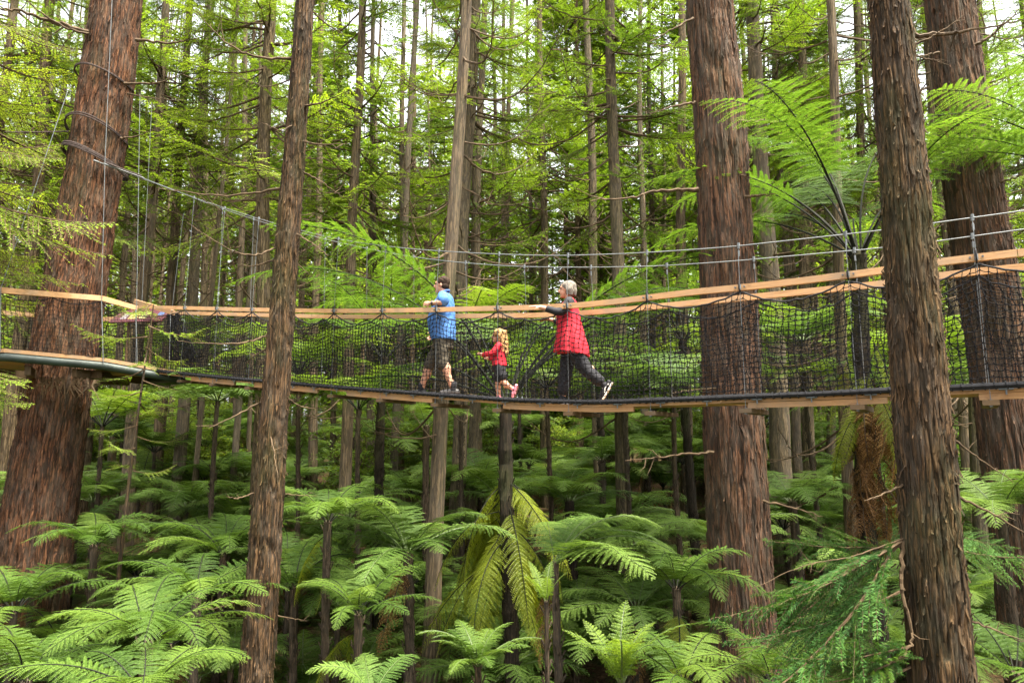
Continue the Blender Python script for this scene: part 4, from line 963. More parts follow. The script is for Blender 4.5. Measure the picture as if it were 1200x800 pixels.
# folded dark net hanging at the platform end
mb = LB(); r = np.random.RandomState(5)
for k in range(26):
    a = at(196+k*.55, 368, 14.9-.02*k); b = at(200+k*1.35, 424, 14.9-.02*k)
    P = np.linspace(a, b, 8); P[1:-1] += r.normal(0, .012, (6, 3)); tube(mb, P, .008, 4)
for k in range(20):
    f = k/19; a = at(196+f*5, 368+56*f, 14.9); b = at(210+f*24, 368+56*f, 14.4); P = np.linspace(a, b, 9); P[1:-1] += r.normal(0, .012, (7, 3)); tube(mb, P, .006, 4)
mb.build("folded_net", M['net'], br)

# ------------------------------------------------------------------ the platform round the left redwood
def pt(px, Y, z): 
    X = (px-600)/FPX*Y; return np.array([X, Y, z])
DZ = CZ + 1.66
V6 = [pt(-80, 12.9, DZ+.04), pt(0, 12.56, DZ+.03), pt(120, 13.55, DZ-.03), pt(217, 14.35, DZ-.24), pt(192, 15.3, DZ-.2), pt(110, 16.1, DZ), pt(0, 15.9, DZ), pt(-70, 14.6, DZ+.02)]
pf = empty("tree_platform", (P1[0]+D1[0]*6, P1[1], DZ-.3), "round timber platform on green pipe hugging the leaning redwood at the left", "platform")
PO = np.array(pf.location)
class PB(MB):
    def build(s, name, mats, parent=None, smooth=False, loc=None):
        s.V = [v-PO for v in s.V]; return MB.build(s, name, mats, parent, smooth, loc)
ring = np.array(V6); m = len(ring)
loop = []
for a, b in zip(ring, np.roll(ring, -1, 0)):
    for t in np.linspace(0, 1, 8)[:-1]: loop.append(a+(b-a)*t)
loop = np.array(loop)
# deck sheet with a hole for the trunk
C = np.array([P1[0]+D1[0]*(DZ-P1[2])/D1[2], 14.3, DZ]); n = len(loop)
inner = C + (loop-C)/np.linalg.norm((loop-C)[:, :2], axis=1)[:, None]*np.array([.80, .80, 1]); inner[:, 2] = np.interp(np.arange(n), np.arange(n), loop[:, 2])
mb = PB(); Vv = np.concatenate([loop, inner, loop-[0, 0, .07], inner-[0, 0, .07]]); k = np.arange(n); k1 = (k+1) % n
mb.quads(Vv, np.concatenate([np.stack([k, k1, n+k1, n+k], -1), np.stack([2*n+k, 3*n+k, 3*n+k1, 2*n+k1], -1), np.stack([k, 2*n+k, 2*n+k1, k1], -1), np.stack([n+k, n+k1, 3*n+k1, 3*n+k], -1)]))
mb.build("deck", M['timber_deck'], pf)
mb = PB(); cl = np.concatenate([loop, loop[:2]]); tube(mb, cl - [0, 0, .155] + (C-cl)*np.array([.03, .03, 0]), .08, 12); mb.build("pipe_ring", M['pipe_green'], pf, True)
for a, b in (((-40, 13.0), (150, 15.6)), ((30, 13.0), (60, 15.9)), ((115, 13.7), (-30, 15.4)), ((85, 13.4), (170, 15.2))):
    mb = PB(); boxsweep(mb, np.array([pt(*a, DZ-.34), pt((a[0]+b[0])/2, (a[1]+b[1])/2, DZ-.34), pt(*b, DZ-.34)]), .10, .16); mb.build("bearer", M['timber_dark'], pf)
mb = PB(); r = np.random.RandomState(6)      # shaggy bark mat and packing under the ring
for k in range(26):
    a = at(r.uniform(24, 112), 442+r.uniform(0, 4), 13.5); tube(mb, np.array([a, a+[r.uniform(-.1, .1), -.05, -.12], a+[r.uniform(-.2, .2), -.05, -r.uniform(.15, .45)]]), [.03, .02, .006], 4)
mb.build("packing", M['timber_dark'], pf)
RH = 1.12
rv = [at(-90, 333, 12.9), at(0, 340, 12.56), at(119, 349.5, 13.55), at(160, 361, 14.4)]
for a, b in zip(rv[:-1], rv[1:]):
    mb = PB(); boxsweep(mb, np.array([a, (a+b)/2, b]), .05, .105); mb.build("handrail", M['timber'], pf)
bv = [at(-60, 362, 15.0), at(0, 366, 15.6), at(112, 374, 16.0), at(188, 373.5, 15.6)]
for a, b in zip(bv[:-1], bv[1:]):
    mb = PB(); boxsweep(mb, np.array([a, (a+b)/2, b]), .05, .10); mb.build("handrail", M['timber'], pf)
def platform_net(A, B, dA, dB, seed):
    r = np.random.RandomState(seed); L = np.linalg.norm((B-A)[:2]); m = int(L/.07); u = np.linspace(0, 1, m); rows = 14; v = np.linspace(0, 1, rows)
    top = A+(B-A)*u[:, None]; top[:, 2] -= .06 + .10*(1-(2*((u*2) % 1)-1)**2); bot = dA+(dB-dA)*u[:, None]
    X = bot[:, None] + (top-bot)[:, None]*v[None, :, None] + r.normal(0, .005, (m, rows, 3)); mb = PB()
    sticks(mb, X[:-1].reshape(-1, 3), X[1:].reshape(-1, 3), .0040, 3); sticks(mb, X[:, :-1].reshape(-1, 3), X[:, 1:].reshape(-1, 3), .0040, 3); tube(mb, X[:, -1], .010, 5)
    mb.build("net", M['net'], pf)
u3 = np.array([0, 0, .02])
for i, (a, b) in enumerate(zip(rv[:-1], rv[1:])): platform_net(a, b, V6[i]+u3, (V6[i+1] if i < 2 else at(160, 425, 14.1)), 11+i)
for i, (a, b) in enumerate(zip(bv[:-1], bv[1:])): platform_net(a, b, V6[[7, 6, 5][i]]+u3, V6[[6, 5, 4][i]]+u3, 15+i)
# hanger cables of the platform
for a, Y0, b, Y1, r0 in (((134, -60), 13.2, (123, 190), 13.45, .011), ((123, 190), 13.45, (119, 352), 13.5, .009), ((119, 352), 13.5, (121, 425), 13.5, .013), ((79, 108), 12.9, (1, 338), 12.5, .010), ((1, 338), 12.5, (0, 412), 12.5, .013), ((164, 110), 14.5, (159, 430), 14.3, .009), ((159, 362), 14.2, (161, 440), 14.2, .02), ((40, 235), 12.8, (22, 262), 12.8, .010), ((200, 366), 14.5, (198, 437), 14.5, .009), ((215, 250), 14.2, (201, 366), 14.5, .008), ((178, 120), 16.0, (166, 360), 15.8, .007)):
    mb = PB(); A = at(*a, Y0); B = at(*b, Y1); tube(mb, np.array([A, (A+B)/2, B]), r0*.65, 6); mb.build("hanger_cable", M['steel'], pf)
# slings round the trunk
def sling(pts_front, label, loops=2, tail=None, rr0=.022, seed=0):
    r = np.random.RandomState(seed); c0 = at(pts_front[1][0], pts_front[1][1], 14.3)
    o = MB(); (xa, ya), (xm, ym), (xb, yb) = pts_front
    L = at(xa, ya, 14.3); R_ = at(xb, yb, 14.3); rad = np.linalg.norm((R_-L))/2*1.02; c = (L+R_)/2
    for q in range(loops):
        th = np.linspace(0, 2*math.pi, 40); dz = r.uniform(-.05, .05)
        P = np.stack([c[0]+np.cos(th)*rad*1.03, c[1]+np.sin(th)*rad*1.03, c[2]+(R_[2]-L[2])/2*np.cos(th) + np.where(np.sin(th) < 0, -np.sin(th)*(ym-(ya+yb)/2)*-.018, 0) + dz + .012*np.sin(th*3+q)], -1)
        tube(o, P, rr0, 6, 0, cap=False)
    if tail is not None:
        for tl in tail: tube(o, np.array([at(*a) for a in tl]), rr0*.8, 6, 0)
    ob = o.build("trunk_sling", M['sling']); tag(ob, label, "sling", "slings round the leaning redwood"); return ob
sling([(83, 180), (104, 184), (141, 203)], "thick bundle of brown slings round the leaning redwood where the walkway cable ties on", 4, [[(122, 190, 13.5), (146, 199, 13.7), (166, 206, 13.9)]], .020, 1)
sling([(84, 153), (108, 146), (143, 164)], "brown sling with a pigtail round the leaning redwood, above the thick bundle", 2, [[(82, 154, 14.2), (40, 155, 13.6), (5, 155, 13.0)]], .018, 2)
sling([(95, 91), (118, 92), (150, 104)], "single thin brown sling highest round the leaning redwood", 2, None, .017, 3)
mb = MB(); 
for a, b in (((122, 192, 13.5), (169, 209, 14.0)), ((110, 188, 13.5), (160, 206.5, 14.2))):
    A = at(*a); B = at(*b); tube(mb, np.array([A, (A+B)/2, B]), .013, 6)
    for f in (.05, .3, .75, .92): p = A+(B-A)*f; d = (B-A)/np.linalg.norm(B-A); tube(mb, np.array([p-d*.05, p+d*.05]), .019, 6)
tag(mb.build("turnbuckle", M['shackle']), "shiny cable ends and shackles joining the slings to the walkway cable", "cable fitting")

# ------------------------------------------------------------------ information board on the back rail
ib = empty("information_board", tuple(at(155, 372, 15.5)), "maroon information board with yellow and blue pictures on the platform's back rail", "sign")
IO = np.array(ib.location)
def board_pt(u, v, lift=0.):                # u along, v up the sloping face
    A = at(127, 377.5, 15.5); B = at(189, 375.5, 15.3); up = np.array([.12, .30, .36]); n_ = np.cross(B-A, up); n_ = n_/np.linalg.norm(n_)
    return A+(B-A)*u+up*v + n_*lift - IO
def panel(u0, u1, v0, v1, lift, th, corner=0.):
    mb = MB(); c = [(u0, v0), (u1, v0), (u1, v1)]
    c += [(u0+corner*(1-math.cos(t)), v1-corner*2.2*(1-math.sin(t))) for t in np.linspace(math.pi/2, 0, 6)] if corner else [(u0, v1)]
    n = len(c); V = [board_pt(a, b, lift) for a, b in c]+[board_pt(a, b, lift-th) for a, b in c]
    cen = np.mean(V[:n], 0); cen2 = np.mean(V[n:], 0)
    mb.quads(V, [(i, (i+1) % n, n+(i+1) % n, n+i) for i in range(n)])
    mb.tris(V+[cen, cen2], [(2*n, i, (i+1) % n) for i in range(n)]+[(2*n+1, n+(i+1) % n, n+i) for i in range(n)]); return mb
panel(0, 1, 0, 1, 0, .03, .28).build("board", M['maroon'], ib)
for u0, u1, v0, v1, nm, c in ((.16, .27, .2, .62, "pale_picture", (.12, .10, .11)), (.31, .48, .2, .68, "yellow_picture", (.20, .14, .05)), (.51, .66, .2, .68, "green_picture", (.16, .15, .06)), (.82, .93, .42, .66, "blue_picture", (.03, .05, .11))):
    panel(u0, u1, v0, v1, .006, .004).build("picture", plain(nm, c, var=.6, scale=14), ib)
mb = MB()
for u in (.3, .75):
    a = board_pt(u, .3, -.05); tube(mb, np.array([a, a-[0, 0, .5], a-[0, 0, 1.05]]), .03, 8)
mb.build("post", M['timber_dark'], ib)
# ------------------------------------------------------------------ people
M['skin'] = plain("skin", (.36, .185, .12), .55, .35, var=.06)
M['shirt_blue'] = plain("blue_shirt", (.045, .12, .30), .8, .2, var=.18, scale=9)
M['collar'] = plain("dark_blue_collar", (.04, .085, .26), .8, .2)
M['shorts_olive'] = plain("olive_shorts", (.055, .047, .034), .85, .2, var=.25)
M['hair_brown'] = plain("brown_hair", (.024, .014, .009), .8, .12, var=.5, scale=40)
M['hair_grey'] = plain("grey_hair", (.12, .105, .088), .8, .12, var=.45, scale=60)
M['hair_blonde'] = plain("blonde_hair", (.25, .145, .058), .75, .15, var=.6, scale=55)
M['red'] = plain("red_cloth", (.36, .010, .022), .8, .25, var=.12, scale=8)
M['black_cloth'] = plain("black_cloth", (.012, .012, .015), .8, .25, var=.3)
M['shoe_grey'] = plain("grey_shoe", (.05, .048, .05), .7, .3, var=.3, scale=40)
M['sole_white'] = plain("white_sole", (.62, .60, .57), .6, .3)
M['sole_brown'] = plain("brown_sole", (.11, .055, .035), .7, .3)
M['pink'] = plain("pink_shoe", (.62, .20, .26), .6, .3)
M['eye'] = plain("eye", (.02, .015, .012), .2, .5)
M['watch'] = plain("watch", (.015, .015, .018), .3, .5)
M['lips'] = plain("lips", (.42, .14, .12), .5, .3)

def chain(mb, pts, rad, rad2=None, n=16):
    """closed rounded tapered limb through pts; rad across, rad2 front-to-back"""
    pts = np.array(pts, float); t = np.linspace(0, 1, len(pts)); tt = np.linspace(0, 1, (len(pts)-1)*5+1)
    P = np.stack([np.interp(tt, t, pts[:, q]) for q in range(3)], -1)
    for _ in range(2): P[1:-1] = .25*P[:-2]+.5*P[1:-1]+.25*P[2:]
    R = np.interp(tt, t, np.broadcast_to(rad, len(pts))); R2 = R if rad2 is None else np.interp(tt, t, np.broadcast_to(rad2, len(pts)))
    tube(mb, P, R2, n, R2=R)
    ball(mb, P[0], np.min([R[0], R2[0]])*.99, 12, 8); ball(mb, P[-1], np.min([R[-1], R2[-1]])*.99, 12, 8)
def torso(mb, secs, n=24):
    """stack of (x, y, z, half depth x, half width y) sections"""
    secs = np.array(secs, float); t = np.linspace(0, 1, len(secs)); tt = np.linspace(0, 1, (len(secs)-1)*5+1)
    S = np.stack([np.interp(tt, t, secs[:, q]) for q in range(5)], -1)
    for _ in range(2): S[1:-1] = .25*S[:-2]+.5*S[1:-1]+.25*S[2:]
    th = np.arange(n)*2*math.pi/n; c = np.sign(np.cos(th))*np.abs(np.cos(th))**.85; s = np.sign(np.sin(th))*np.abs(np.sin(th))**.85
    V = np.stack([S[:, 0:1]+S[:, 3:4]*c, S[:, 1:2]+S[:, 4:5]*s, np.repeat(S[:, 2:3], n, 1)], -1).reshape(-1, 3); m = len(S)
    i = np.arange(m-1)[:, None]*n; j = np.arange(n)[None]; k = (j+1) % n
    mb.quads(V, np.stack([i+j, i+k, i+n+k, i+n+j], -1).reshape(-1, 4))
    for e, sg in ((0, 1), (m-1, -1)):
        rg_ = V[e*n:(e+1)*n]; T = [(n, (q+1) % n, q) if sg > 0 else (n, q, (q+1) % n) for q in range(n)]
        mb.tris(np.vstack([rg_, rg_.mean(0)]), T)
def remesh(mb, name, mat, parent, voxel=.009, smooth=3, tex=0.):
    me = mb.mesh("tmp", mat); tmp = bpy.data.objects.new("tmp", me); COL.objects.link(tmp)
    m = tmp.modifiers.new("r", 'REMESH'); m.mode = 'VOXEL'; m.voxel_size = voxel; m.use_smooth_shade = True
    if smooth: s = tmp.modifiers.new("s", 'SMOOTH'); s.factor = .5; s.iterations = smooth
    dg = bpy.context.evaluated_depsgraph_get(); dg.update()
    new = bpy.data.meshes.new_from_object(tmp.evaluated_get(dg)); new.name = name
    bpy.data.objects.remove(tmp); bpy.data.meshes.remove(me)
    if not new.materials: new.materials.append(mat)
    for p in new.polygons: p.use_smooth = True
    if tex:
        co = np.empty(len(new.vertices)*3); new.vertices.foreach_get("co", co); co = co.reshape(-1, 3)
        nn = np.empty(len(new.vertices)*3); new.vertices.foreach_get("normal", nn); nn = nn.reshape(-1, 3)
        f = vnoise(co[:, 0]*22+co[:, 2]*17, co[:, 1]*22-co[:, 2]*9)-.5
        f = f + .6*(vnoise(co[:, 0]*9+co[:, 2]*4+50, co[:, 1]*9+co[:, 2]*6)-.5)
        co = co + nn*(f*tex)[:, None]; new.vertices.foreach_set("co", co.ravel()); new.update()
    return link(name, new, parent)
def hand(mb, wrist, d, palm_n, k=1.0, curl=.6, side=1):
    """palm, four fingers and a thumb from the wrist along d; palm faces palm_n"""
    d = nrm(np.array(d, float)); pn = np.array(palm_n, float); pn = nrm(pn - d*np.dot(pn, d)); lat = np.cross(d, pn)*side
    w = np.array(wrist, float)
    ctr = w + d*.048*k
    Mx = np.stack([d, lat, pn], 1); ball(mb, ctr, np.array([.054, .041, .018])*k, 12, 8, M=Mx)
    for i, (o, l) in enumerate(((.029, .070), (.010, .078), (-.010, .073), (-.028, .058))):
        a = w + d*.085*k + lat*o*k; b = a + nrm(d + pn*curl*.4)*l*.5*k; c = b + nrm(d*(1-curl*.6)+pn*curl)*l*.5*k
        chain(mb, [a-d*.025*k, a, b, c], np.array([.0092, .0092, .0085, .0070])*k, n=8)
    a = w + d*.02*k + lat*.028*k; b = a + nrm(d*.6+lat*.7+pn*.3)*.04*k; c = b + nrm(d*.8+lat*.25+pn*.4)*.035*k
    chain(mb, [a, b, c], np.array([.013, .011, .008])*k, n=8)
def head(mb, c, k=1.0, tilt=0.):
    """head centred at c facing +x; k = 1 for a 0.23 m tall head"""
    c = np.array(c, float)
    def o(x, y, z): return c+np.array([x*math.cos(tilt)+z*math.sin(tilt), y, z*math.cos(tilt)-x*math.sin(tilt)])*k
    ball(mb, o(-.012, 0, .022), np.array([.098, .078, .098])*k, 20, 14)
    ball(mb, o(.03, 0, -.035), np.array([.062, .058, .082])*k, 16, 12)
    ball(mb, o(.068, 0, -.092), np.array([.026, .028, .022])*k, 10, 8)
    chain(mb, [o(.082, 0, .022), o(.108, 0, -.022), o(.094, 0, -.03)], np.array([.010, .016, .012])*k, n=8)
    ball(mb, o(.080, 0, -.056), np.array([.014, .024, .010])*k, 10, 8)
    ball(mb, o(.075, 0, .034), np.array([.020, .056, .013])*k, 10, 8)
    for s in (-1, 1): ball(mb, o(-.012, s*.078, -.012), np.array([.020, .011, .032])*k, 10, 8)
    return o
def foot(mb, ankle, yaw=0., pitch=0., L=.25, k=1.0, h=.09):
    a = np.array(ankle, float); cy_, sy_ = math.cos(yaw), math.sin(yaw); cp, sp = math.cos(pitch), math.sin(pitch)
    def o(x, y, z):
        x, z = x*cp+z*sp, z*cp-x*sp
        return a+np.array([x*cy_-y*sy_, x*sy_+y*cy_, z])
    chain(mb, [o(-.055, 0, -h+.045*k), o(.03, 0, -h+.045*k), o(L*.45, .004, -h+.038*k), o(L*.72, .004, -h+.030*k)], np.array([.036, .040, .046, .036])*k, np.array([.042, .044, .036, .026])*k, 14)
    chain(mb, [o(0, 0, .02), o(.0, 0, -h*.55), o(.05, 0, -h+.05*k)], np.array([.040, .042, .040])*k, n=12)
    return o
def eyes(o, root, k=1.0):
    for s in (-1, 1):
        mb = MB(); ball(mb, o(.076, s*.031, .012), np.array([.012, .015, .009])*k, 10, 8); mb.build("eye", M['eye'], root, True)
def person(px, s_off, label, cat="person"):
    """Empty at the deck under a person, +x along the walk (toward the left end)"""
    X, Y = line_xy(px, 1.039); Y = (1.039 - .072*X)/.1085
    for _ in range(4): X = (px-600)/FPX*Y; Y = (1.039-.072*X)/.1085
    s = X*EX + (Y-9.217)*EY
    o = empty("person", (X, Y, float(Zr(deck_n, s))-.02), label, cat)
    o.rotation_euler[2] = math.atan2(-EY, -EX) + math.radians(24)
    return o

# --- man in the blue shirt
p = person(519, 0, "man in a blue short-sleeved shirt and olive shorts walking ahead, arm raised to his chest"); p.scale = (1.03, 1.03, 1.03)
b = MB()
hip = .93
legs = {'R': [(0, -.10, .93), (.25, -.10, .51), (.36, -.10, .105)], 'L': [(-.01, .10, .93), (-.02, .11, .49), (-.19, .11, .095)]}
for k in legs: chain(b, legs[k], [.088, .058, .040]); 
for k in legs:                              # calves
    a = np.array(legs[k][1]); e = np.array(legs[k][2]); ball(b, a+(e-a)*.3+[-.02, 0, 0], (.058, .054, .12), 12, 8)
torso(b, [(0, 0, .84, .12, .165), (.02, 0, 1.0, .16, .18), (.04, 0, 1.15, .165, .18), (.01, 0, 1.35, .135, .19), (-.015, 0, 1.47, .10, .16), (-.01, 0, 1.53, .06, .07)])
chain(b, [(-.01, 0, 1.46), (.015, 0, 1.56), (.03, 0, 1.62)], [.066, .062, .060])
oh = head(b, (.045, 0, 1.665), 1.02)
armL = [(-.02, .20, 1.45), (-.10, .335, 1.33), (.13, .27, 1.335)]; armR = [(-.01, -.20, 1.45), (.06, -.29, 1.18), (.22, -.27, 1.0)]
for a in (armL, armR): chain(b, a, [.056, .046, .031])
hand(b, armL[2], (1, -.25, .05), (-.2, -1, -.2), 1.0, .9, 1); hand(b, armR[2], (.6, .05, -.8), (0, 1, 0), 1.0, .5, 1)
for k in legs: foot(b, legs[k][2], h=.09)
remesh(b, "body", M['skin'], p, .0075, 2)
eyes(oh, p, 1.02)
c = MB()
torso(c, [(.0, 0, .83, .175, .215), (.02, 0, .95, .192, .22), (.045, 0, 1.12, .205, .22), (.015, 0, 1.34, .165, .215), (-.015, 0, 1.47, .112, .175), (-.01, 0, 1.535, .068, .08)])
chain(c, [(-.02, .15, 1.46), (-.05, .25, 1.41), (-.075, .295, 1.365)], [.082, .080, .082]); chain(c, [(-.01, -.15, 1.46), (.02, -.24, 1.35), (.045, -.27, 1.25)], [.082, .078, .080])
sh = remesh(c, "shirt", M['shirt_blue'], p, .010, 2, .014)
c = MB(); th = np.linspace(0, 2*math.pi, 24); tube(c, np.stack([.0+.072*np.cos(th), .076*np.sin(th), 1.545-.03*np.cos(th)], -1), .016, 8, cap=False); c.build("collar", M['collar'], sh, True)
c = MB(); torso(c, [(.01, 0, .70, .15, .185), (.0, 0, .82, .15, .185), (.01, 0, .95, .16, .19)])
chain(c, [(0, -.095, .90), (.13, -.10, .68), (.235, -.10, .48)], [.108, .102, .092]); chain(c, [(0, .10, .90), (0, .108, .68), (-.008, .11, .46)], [.108, .102, .094])
remesh(c, "shorts", M['shorts_olive'], p, .010, 2, .014)
c = MB(); ball(c, oh(-.022, 0, .040), np.array([.106, .089, .092]), 20, 14); ball(c, oh(-.05, 0, -.02), np.array([.068, .082, .065]), 16, 10)
for i in range(40):
    r = np.random.RandomState(i); v = nrm(r.normal(0, 1, 3)); v[2] = abs(v[2])*.9+.1; ball(c, oh(-.03+v[0]*.085, v[1]*.075, .045+v[2]*.078), .019, 8, 6)
cut = remesh(c, "hair", M['hair_brown'], p, .007, 1, .006)
for k in legs:
    c = MB(); foot(c, legs[k][2], h=.092, k=1.16, L=.27); s_ = remesh(c, "shoe", M['shoe_grey'], p, .009, 1)
    c = MB(); a = np.array(legs[k][2]); tube(c, np.array([a+[-.09, 0, -.085], a+[.0, 0, -.087], a+[.12, 0, -.087], a+[.20, 0, -.082]]), [.042, .046, .05, .04], 12, R2=[.012, .013, .013, .012]); c.build("sole", M['rope_black'], s_, True)
    c = MB(); chain(c, [a+[0, 0, -.02], a+[.0, 0, .075]], [.050, .050]); remesh(c, "sock", M['black_cloth'], p, .009, 1)
c = MB(); th = np.linspace(0, 2*math.pi, 16); wv = np.array(armL[2])+np.array([-.03, .01, 0]); tube(c, np.stack([wv[0]+0*th, wv[1]+.036*np.cos(th), wv[2]+.036*np.sin(th)], -1), .011, 6, cap=False); ball(c, wv+[0, .04, 0], (.02, .01, .02), 10, 8); c.build("watch", M['watch'], p, True)

# --- girl in red
p = person(585, 0, "small girl with long curly blonde hair in a red top, black shorts and pink shoes")
b = MB(); legs = {'R': [(.01, -.055, .50), (.03, -.055, .27), (.02, -.055, .065)], 'L': [(-.01, .055, .50), (-.06, .06, .26), (-.21, .06, .165)]}
for k in legs: chain(b, legs[k], [.062, .042, .028]); a = np.array(legs[k][1]); e = np.array(legs[k][2]); ball(b, a+(e-a)*.3, (.040, .038, .065), 12, 8)
torso(b, [(0, 0, .46, .075, .10), (.005, 0, .58, .085, .10), (.01, 0, .68, .08, .105), (0, 0, .78, .06, .10), (0, 0, .82, .035, .045)])
chain(b, [(0, 0, .79), (.01, 0, .86)], [.036, .036])
oh = head(b, (.02, 0, .93), .82)
armL = [(-.01, .105, .775), (.07, .17, .655), (.20, .17, .645)]; armR = [(0, -.105, .775), (.05, -.15, .64), (.16, -.13, .62)]
for a in (armL, armR): chain(b, a, [.034, .030, .021]); hand(b, a[2], (1, 0, .2), (0, -1 if a is armL else 1, 0), .62, .5, 1)
foot(b, legs['R'][2], h=.06, L=.15, k=.62); foot(b, legs['L'][2], pitch=1.25, h=.06, L=.15, k=.62)
remesh(b, "body", M['skin'], p, .006, 2); eyes(oh, p, .82)
c = MB(); torso(c, [(0, 0, .495, .105, .128), (.005, 0, .60, .100, .118), (.01, 0, .69, .094, .117), (0, 0, .78, .072, .112), (0, 0, .825, .045, .055)])
for a in (armL, armR): e = np.array(a[2])*.92+np.array(a[1])*.08; chain(c, [a[0], a[1], e], [.050, .043, .034])
remesh(c, "top", M['red'], p, .007, 2, .010)
c = MB(); torso(c, [(0, 0, .42, .092, .125), (0, 0, .47, .10, .122), (0, 0, .53, .10, .118)]); chain(c, [(.01, -.055, .48), (.02, -.058, .33)], [.078, .076]); chain(c, [(-.01, .055, .48), (-.045, .058, .34)], [.078, .078])
remesh(c, "shorts", M['black_cloth'], p, .008, 2, .008)
c = MB(); ball(c, oh(-.022, 0, .036), np.array([.108, .094, .10])*.84, 18, 12); r = np.random.RandomState(4)
for i in range(70):                        # ringlets
    a = r.uniform(1.2, 5.1); x = -.012+.075*math.cos(a); y = .078*math.sin(a); z0 = .96+r.uniform(-.04, .05); ln = r.uniform(.14, .34)*(1 if math.cos(a) < -.1 else .55)
    t = np.linspace(0, 1, 12); P = np.stack([x*(1+.25*t)-.015*t+.012*np.sin(t*16+i), y*(1+.15*t)+.012*np.cos(t*16+i), z0-ln*t], -1); chain(c, P[::2], np.linspace(.015, .008, 6), n=8)
remesh(c, "hair", M['hair_blonde'], p, .006, 1, .005)
for k, pt_ in (('R', 0.), ('L', 1.25)):
    c = MB(); o2 = foot(c, legs[k][2], pitch=pt_, h=.062, L=.16, k=.72); s_ = remesh(c, "shoe", M['pink'], p, .006, 1)
    c = MB(); tube(c, np.array([o2(-.055, 0, -.062), o2(.05, 0, -.064), o2(.12, 0, -.058)]), [.026, .032, .024], 10, R2=[.008, .008, .008]); c.build("sole", M['sole_brown'] if k == 'L' else M['pink'], s_, True)

# --- woman in red and black
p = person(669, 0, "grey-haired woman in a red tunic over black sleeves and trousers, hand on the rail")
b = MB(); legs = {'R': [(0, -.10, .86), (.07, -.095, .47), (.12, -.09, .085)], 'L': [(0, .10, .86), (-.19, .10, .46), (-.44, .10, .245)]}
for k in legs: chain(b, legs[k], [.095, .058, .036]); a = np.array(legs[k][1]); e = np.array(legs[k][2]); ball(b, a+(e-a)*.3+[-.015, 0, 0], (.054, .052, .11), 12, 8)
torso(b, [(0, 0, .78, .14, .18), (0, 0, .92, .15, .19), (.02, 0, 1.08, .14, .165), (.03, 0, 1.24, .135, .16), (-.005, 0, 1.36, .09, .145), (0, 0, 1.41, .05, .06)])
chain(b, [(0, 0, 1.37), (.02, 0, 1.46), (.03, 0, 1.50)], [.054, .050, .05]); oh = head(b, (.04, 0, 1.545), .98)
armL = [(-.01, .185, 1.33), (.10, .285, 1.18), (.36, .33, 1.255)]; armR = [(0, -.18, 1.33), (.08, -.27, 1.12), (.30, -.30, 1.20)]
for a in (armL, armR): chain(b, a, [.052, .042, .028])
hand(b, armL[2], (1, .15, .12), (.1, -.3, -1), .95, .25, 1); hand(b, armR[2], (1, 0, 0), (0, .2, -1), .95, .5, 1)
foot(b, legs['R'][2], h=.085, L=.23, k=.9); foot(b, legs['L'][2], pitch=1.05, h=.085, L=.23, k=.9)
remesh(b, "body", M['skin'], p, .0075, 2); eyes(oh, p, .98)
c = MB(); torso(c, [(-.015, 0, .665, .235, .285), (-.01, 0, .80, .215, .262), (.0, 0, .95, .185, .228), (.015, 0, 1.10, .165, .195), (.03, 0, 1.24, .156, .182), (0, 0, 1.35, .112, .165), (.0, 0, 1.405, .064, .09), (0, 0, 1.43, .055, .062)])
tu = remesh(c, "tunic", M['red'], p, .010, 2, .006)
co = np.empty(len(tu.data.vertices)*3); tu.data.vertices.foreach_get("co", co); co = co.reshape(-1, 3)
an = np.arctan2(co[:, 1], co[:, 0]); dp = np.clip((1.12-co[:, 2])/.45, 0, 1); f_ = 1 + dp*(.045*np.sin(an*9+co[:, 2]*3) + .02*np.sin(an*17+2)); co[:, 0] *= f_; co[:, 1] *= f_
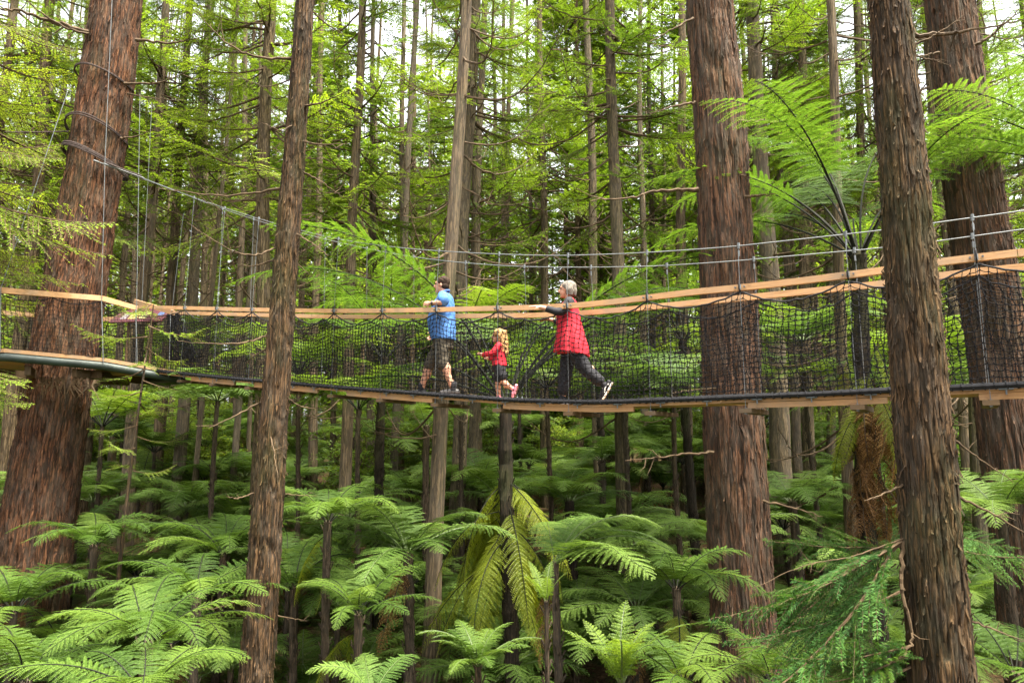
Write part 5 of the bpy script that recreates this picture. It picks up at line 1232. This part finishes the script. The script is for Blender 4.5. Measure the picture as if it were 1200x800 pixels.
co[:, 2] -= np.where(co[:, 2] < .70, .03*np.clip(-co[:, 0]/.2, -1, 1.4), 0); tu.data.vertices.foreach_set("co", co.ravel()); tu.data.update()
c = MB()
for a in (armL, armR): a = np.array(a); chain(c, [a[0], a[1], a[1]+(a[2]-a[1])*.62], [.069, .056, .046]); ball(c, a[0]-[0, np.sign(a[0][1])*.02, -.01], (.075, .06, .075))
remesh(c, "sleeves", M['black_cloth'], p, .009, 2, .008)
c = MB(); torso(c, [(0, 0, .70, .165, .20), (0, 0, .85, .165, .205), (0, 0, .95, .16, .20)])
for k in legs: L_ = np.array(legs[k]); chain(c, [L_[0], L_[1], L_[1]+(L_[2]-L_[1])*.74], [.122, .092, .078])
remesh(c, "trousers", M['black_cloth'], p, .010, 2, .012)
c = MB(); ball(c, oh(-.03, 0, .040), np.array([.106, .090, .093]), 20, 14); ball(c, oh(-.045, 0, -.025), np.array([.078, .086, .076]), 16, 12)
for i in range(44):
    r = np.random.RandomState(i+90); a = r.uniform(1.35, 4.93); chain(c, [oh(-.02+.09*math.cos(a), .082*math.sin(a), .06), oh(-.025+.105*math.cos(a), .098*math.sin(a), -.01), oh(-.03+.09*math.cos(a), .088*math.sin(a), -.085)], [.012, .016, .009], n=8)
remesh(c, "hair", M['hair_grey'], p, .007, 1, .006)
for k, pt_ in (('R', 0.), ('L', 1.05)):
    c = MB(); o2 = foot(c, legs[k][2], pitch=pt_, h=.087, L=.245, k=1.04); s_ = remesh(c, "shoe", M['black_cloth'], p, .008, 1)
    c = MB(); tube(c, np.array([o2(-.085, 0, -.080), o2(0, 0, -.083), o2(.11, 0, -.083), o2(.205, 0, -.072)]), [.038, .041, .047, .034], 12, R2=[.014, .015, .015, .014]); c.build("sole", M['sole_white'], s_, True)
    c = MB()
    for q in range(4): tube(c, np.array([o2(.05+.026*q, -.03, -.012-.011*q), o2(.055+.026*q, 0, .0-.011*q), o2(.05+.026*q, .03, -.012-.011*q)]), .006, 6)
    tube(c, np.array([o2(-.04, .042, -.05), o2(.03, .049, -.035), o2(.09, .05, -.06)]), .006, 6)
    c.build("laces", M['sole_white'], s_, True)
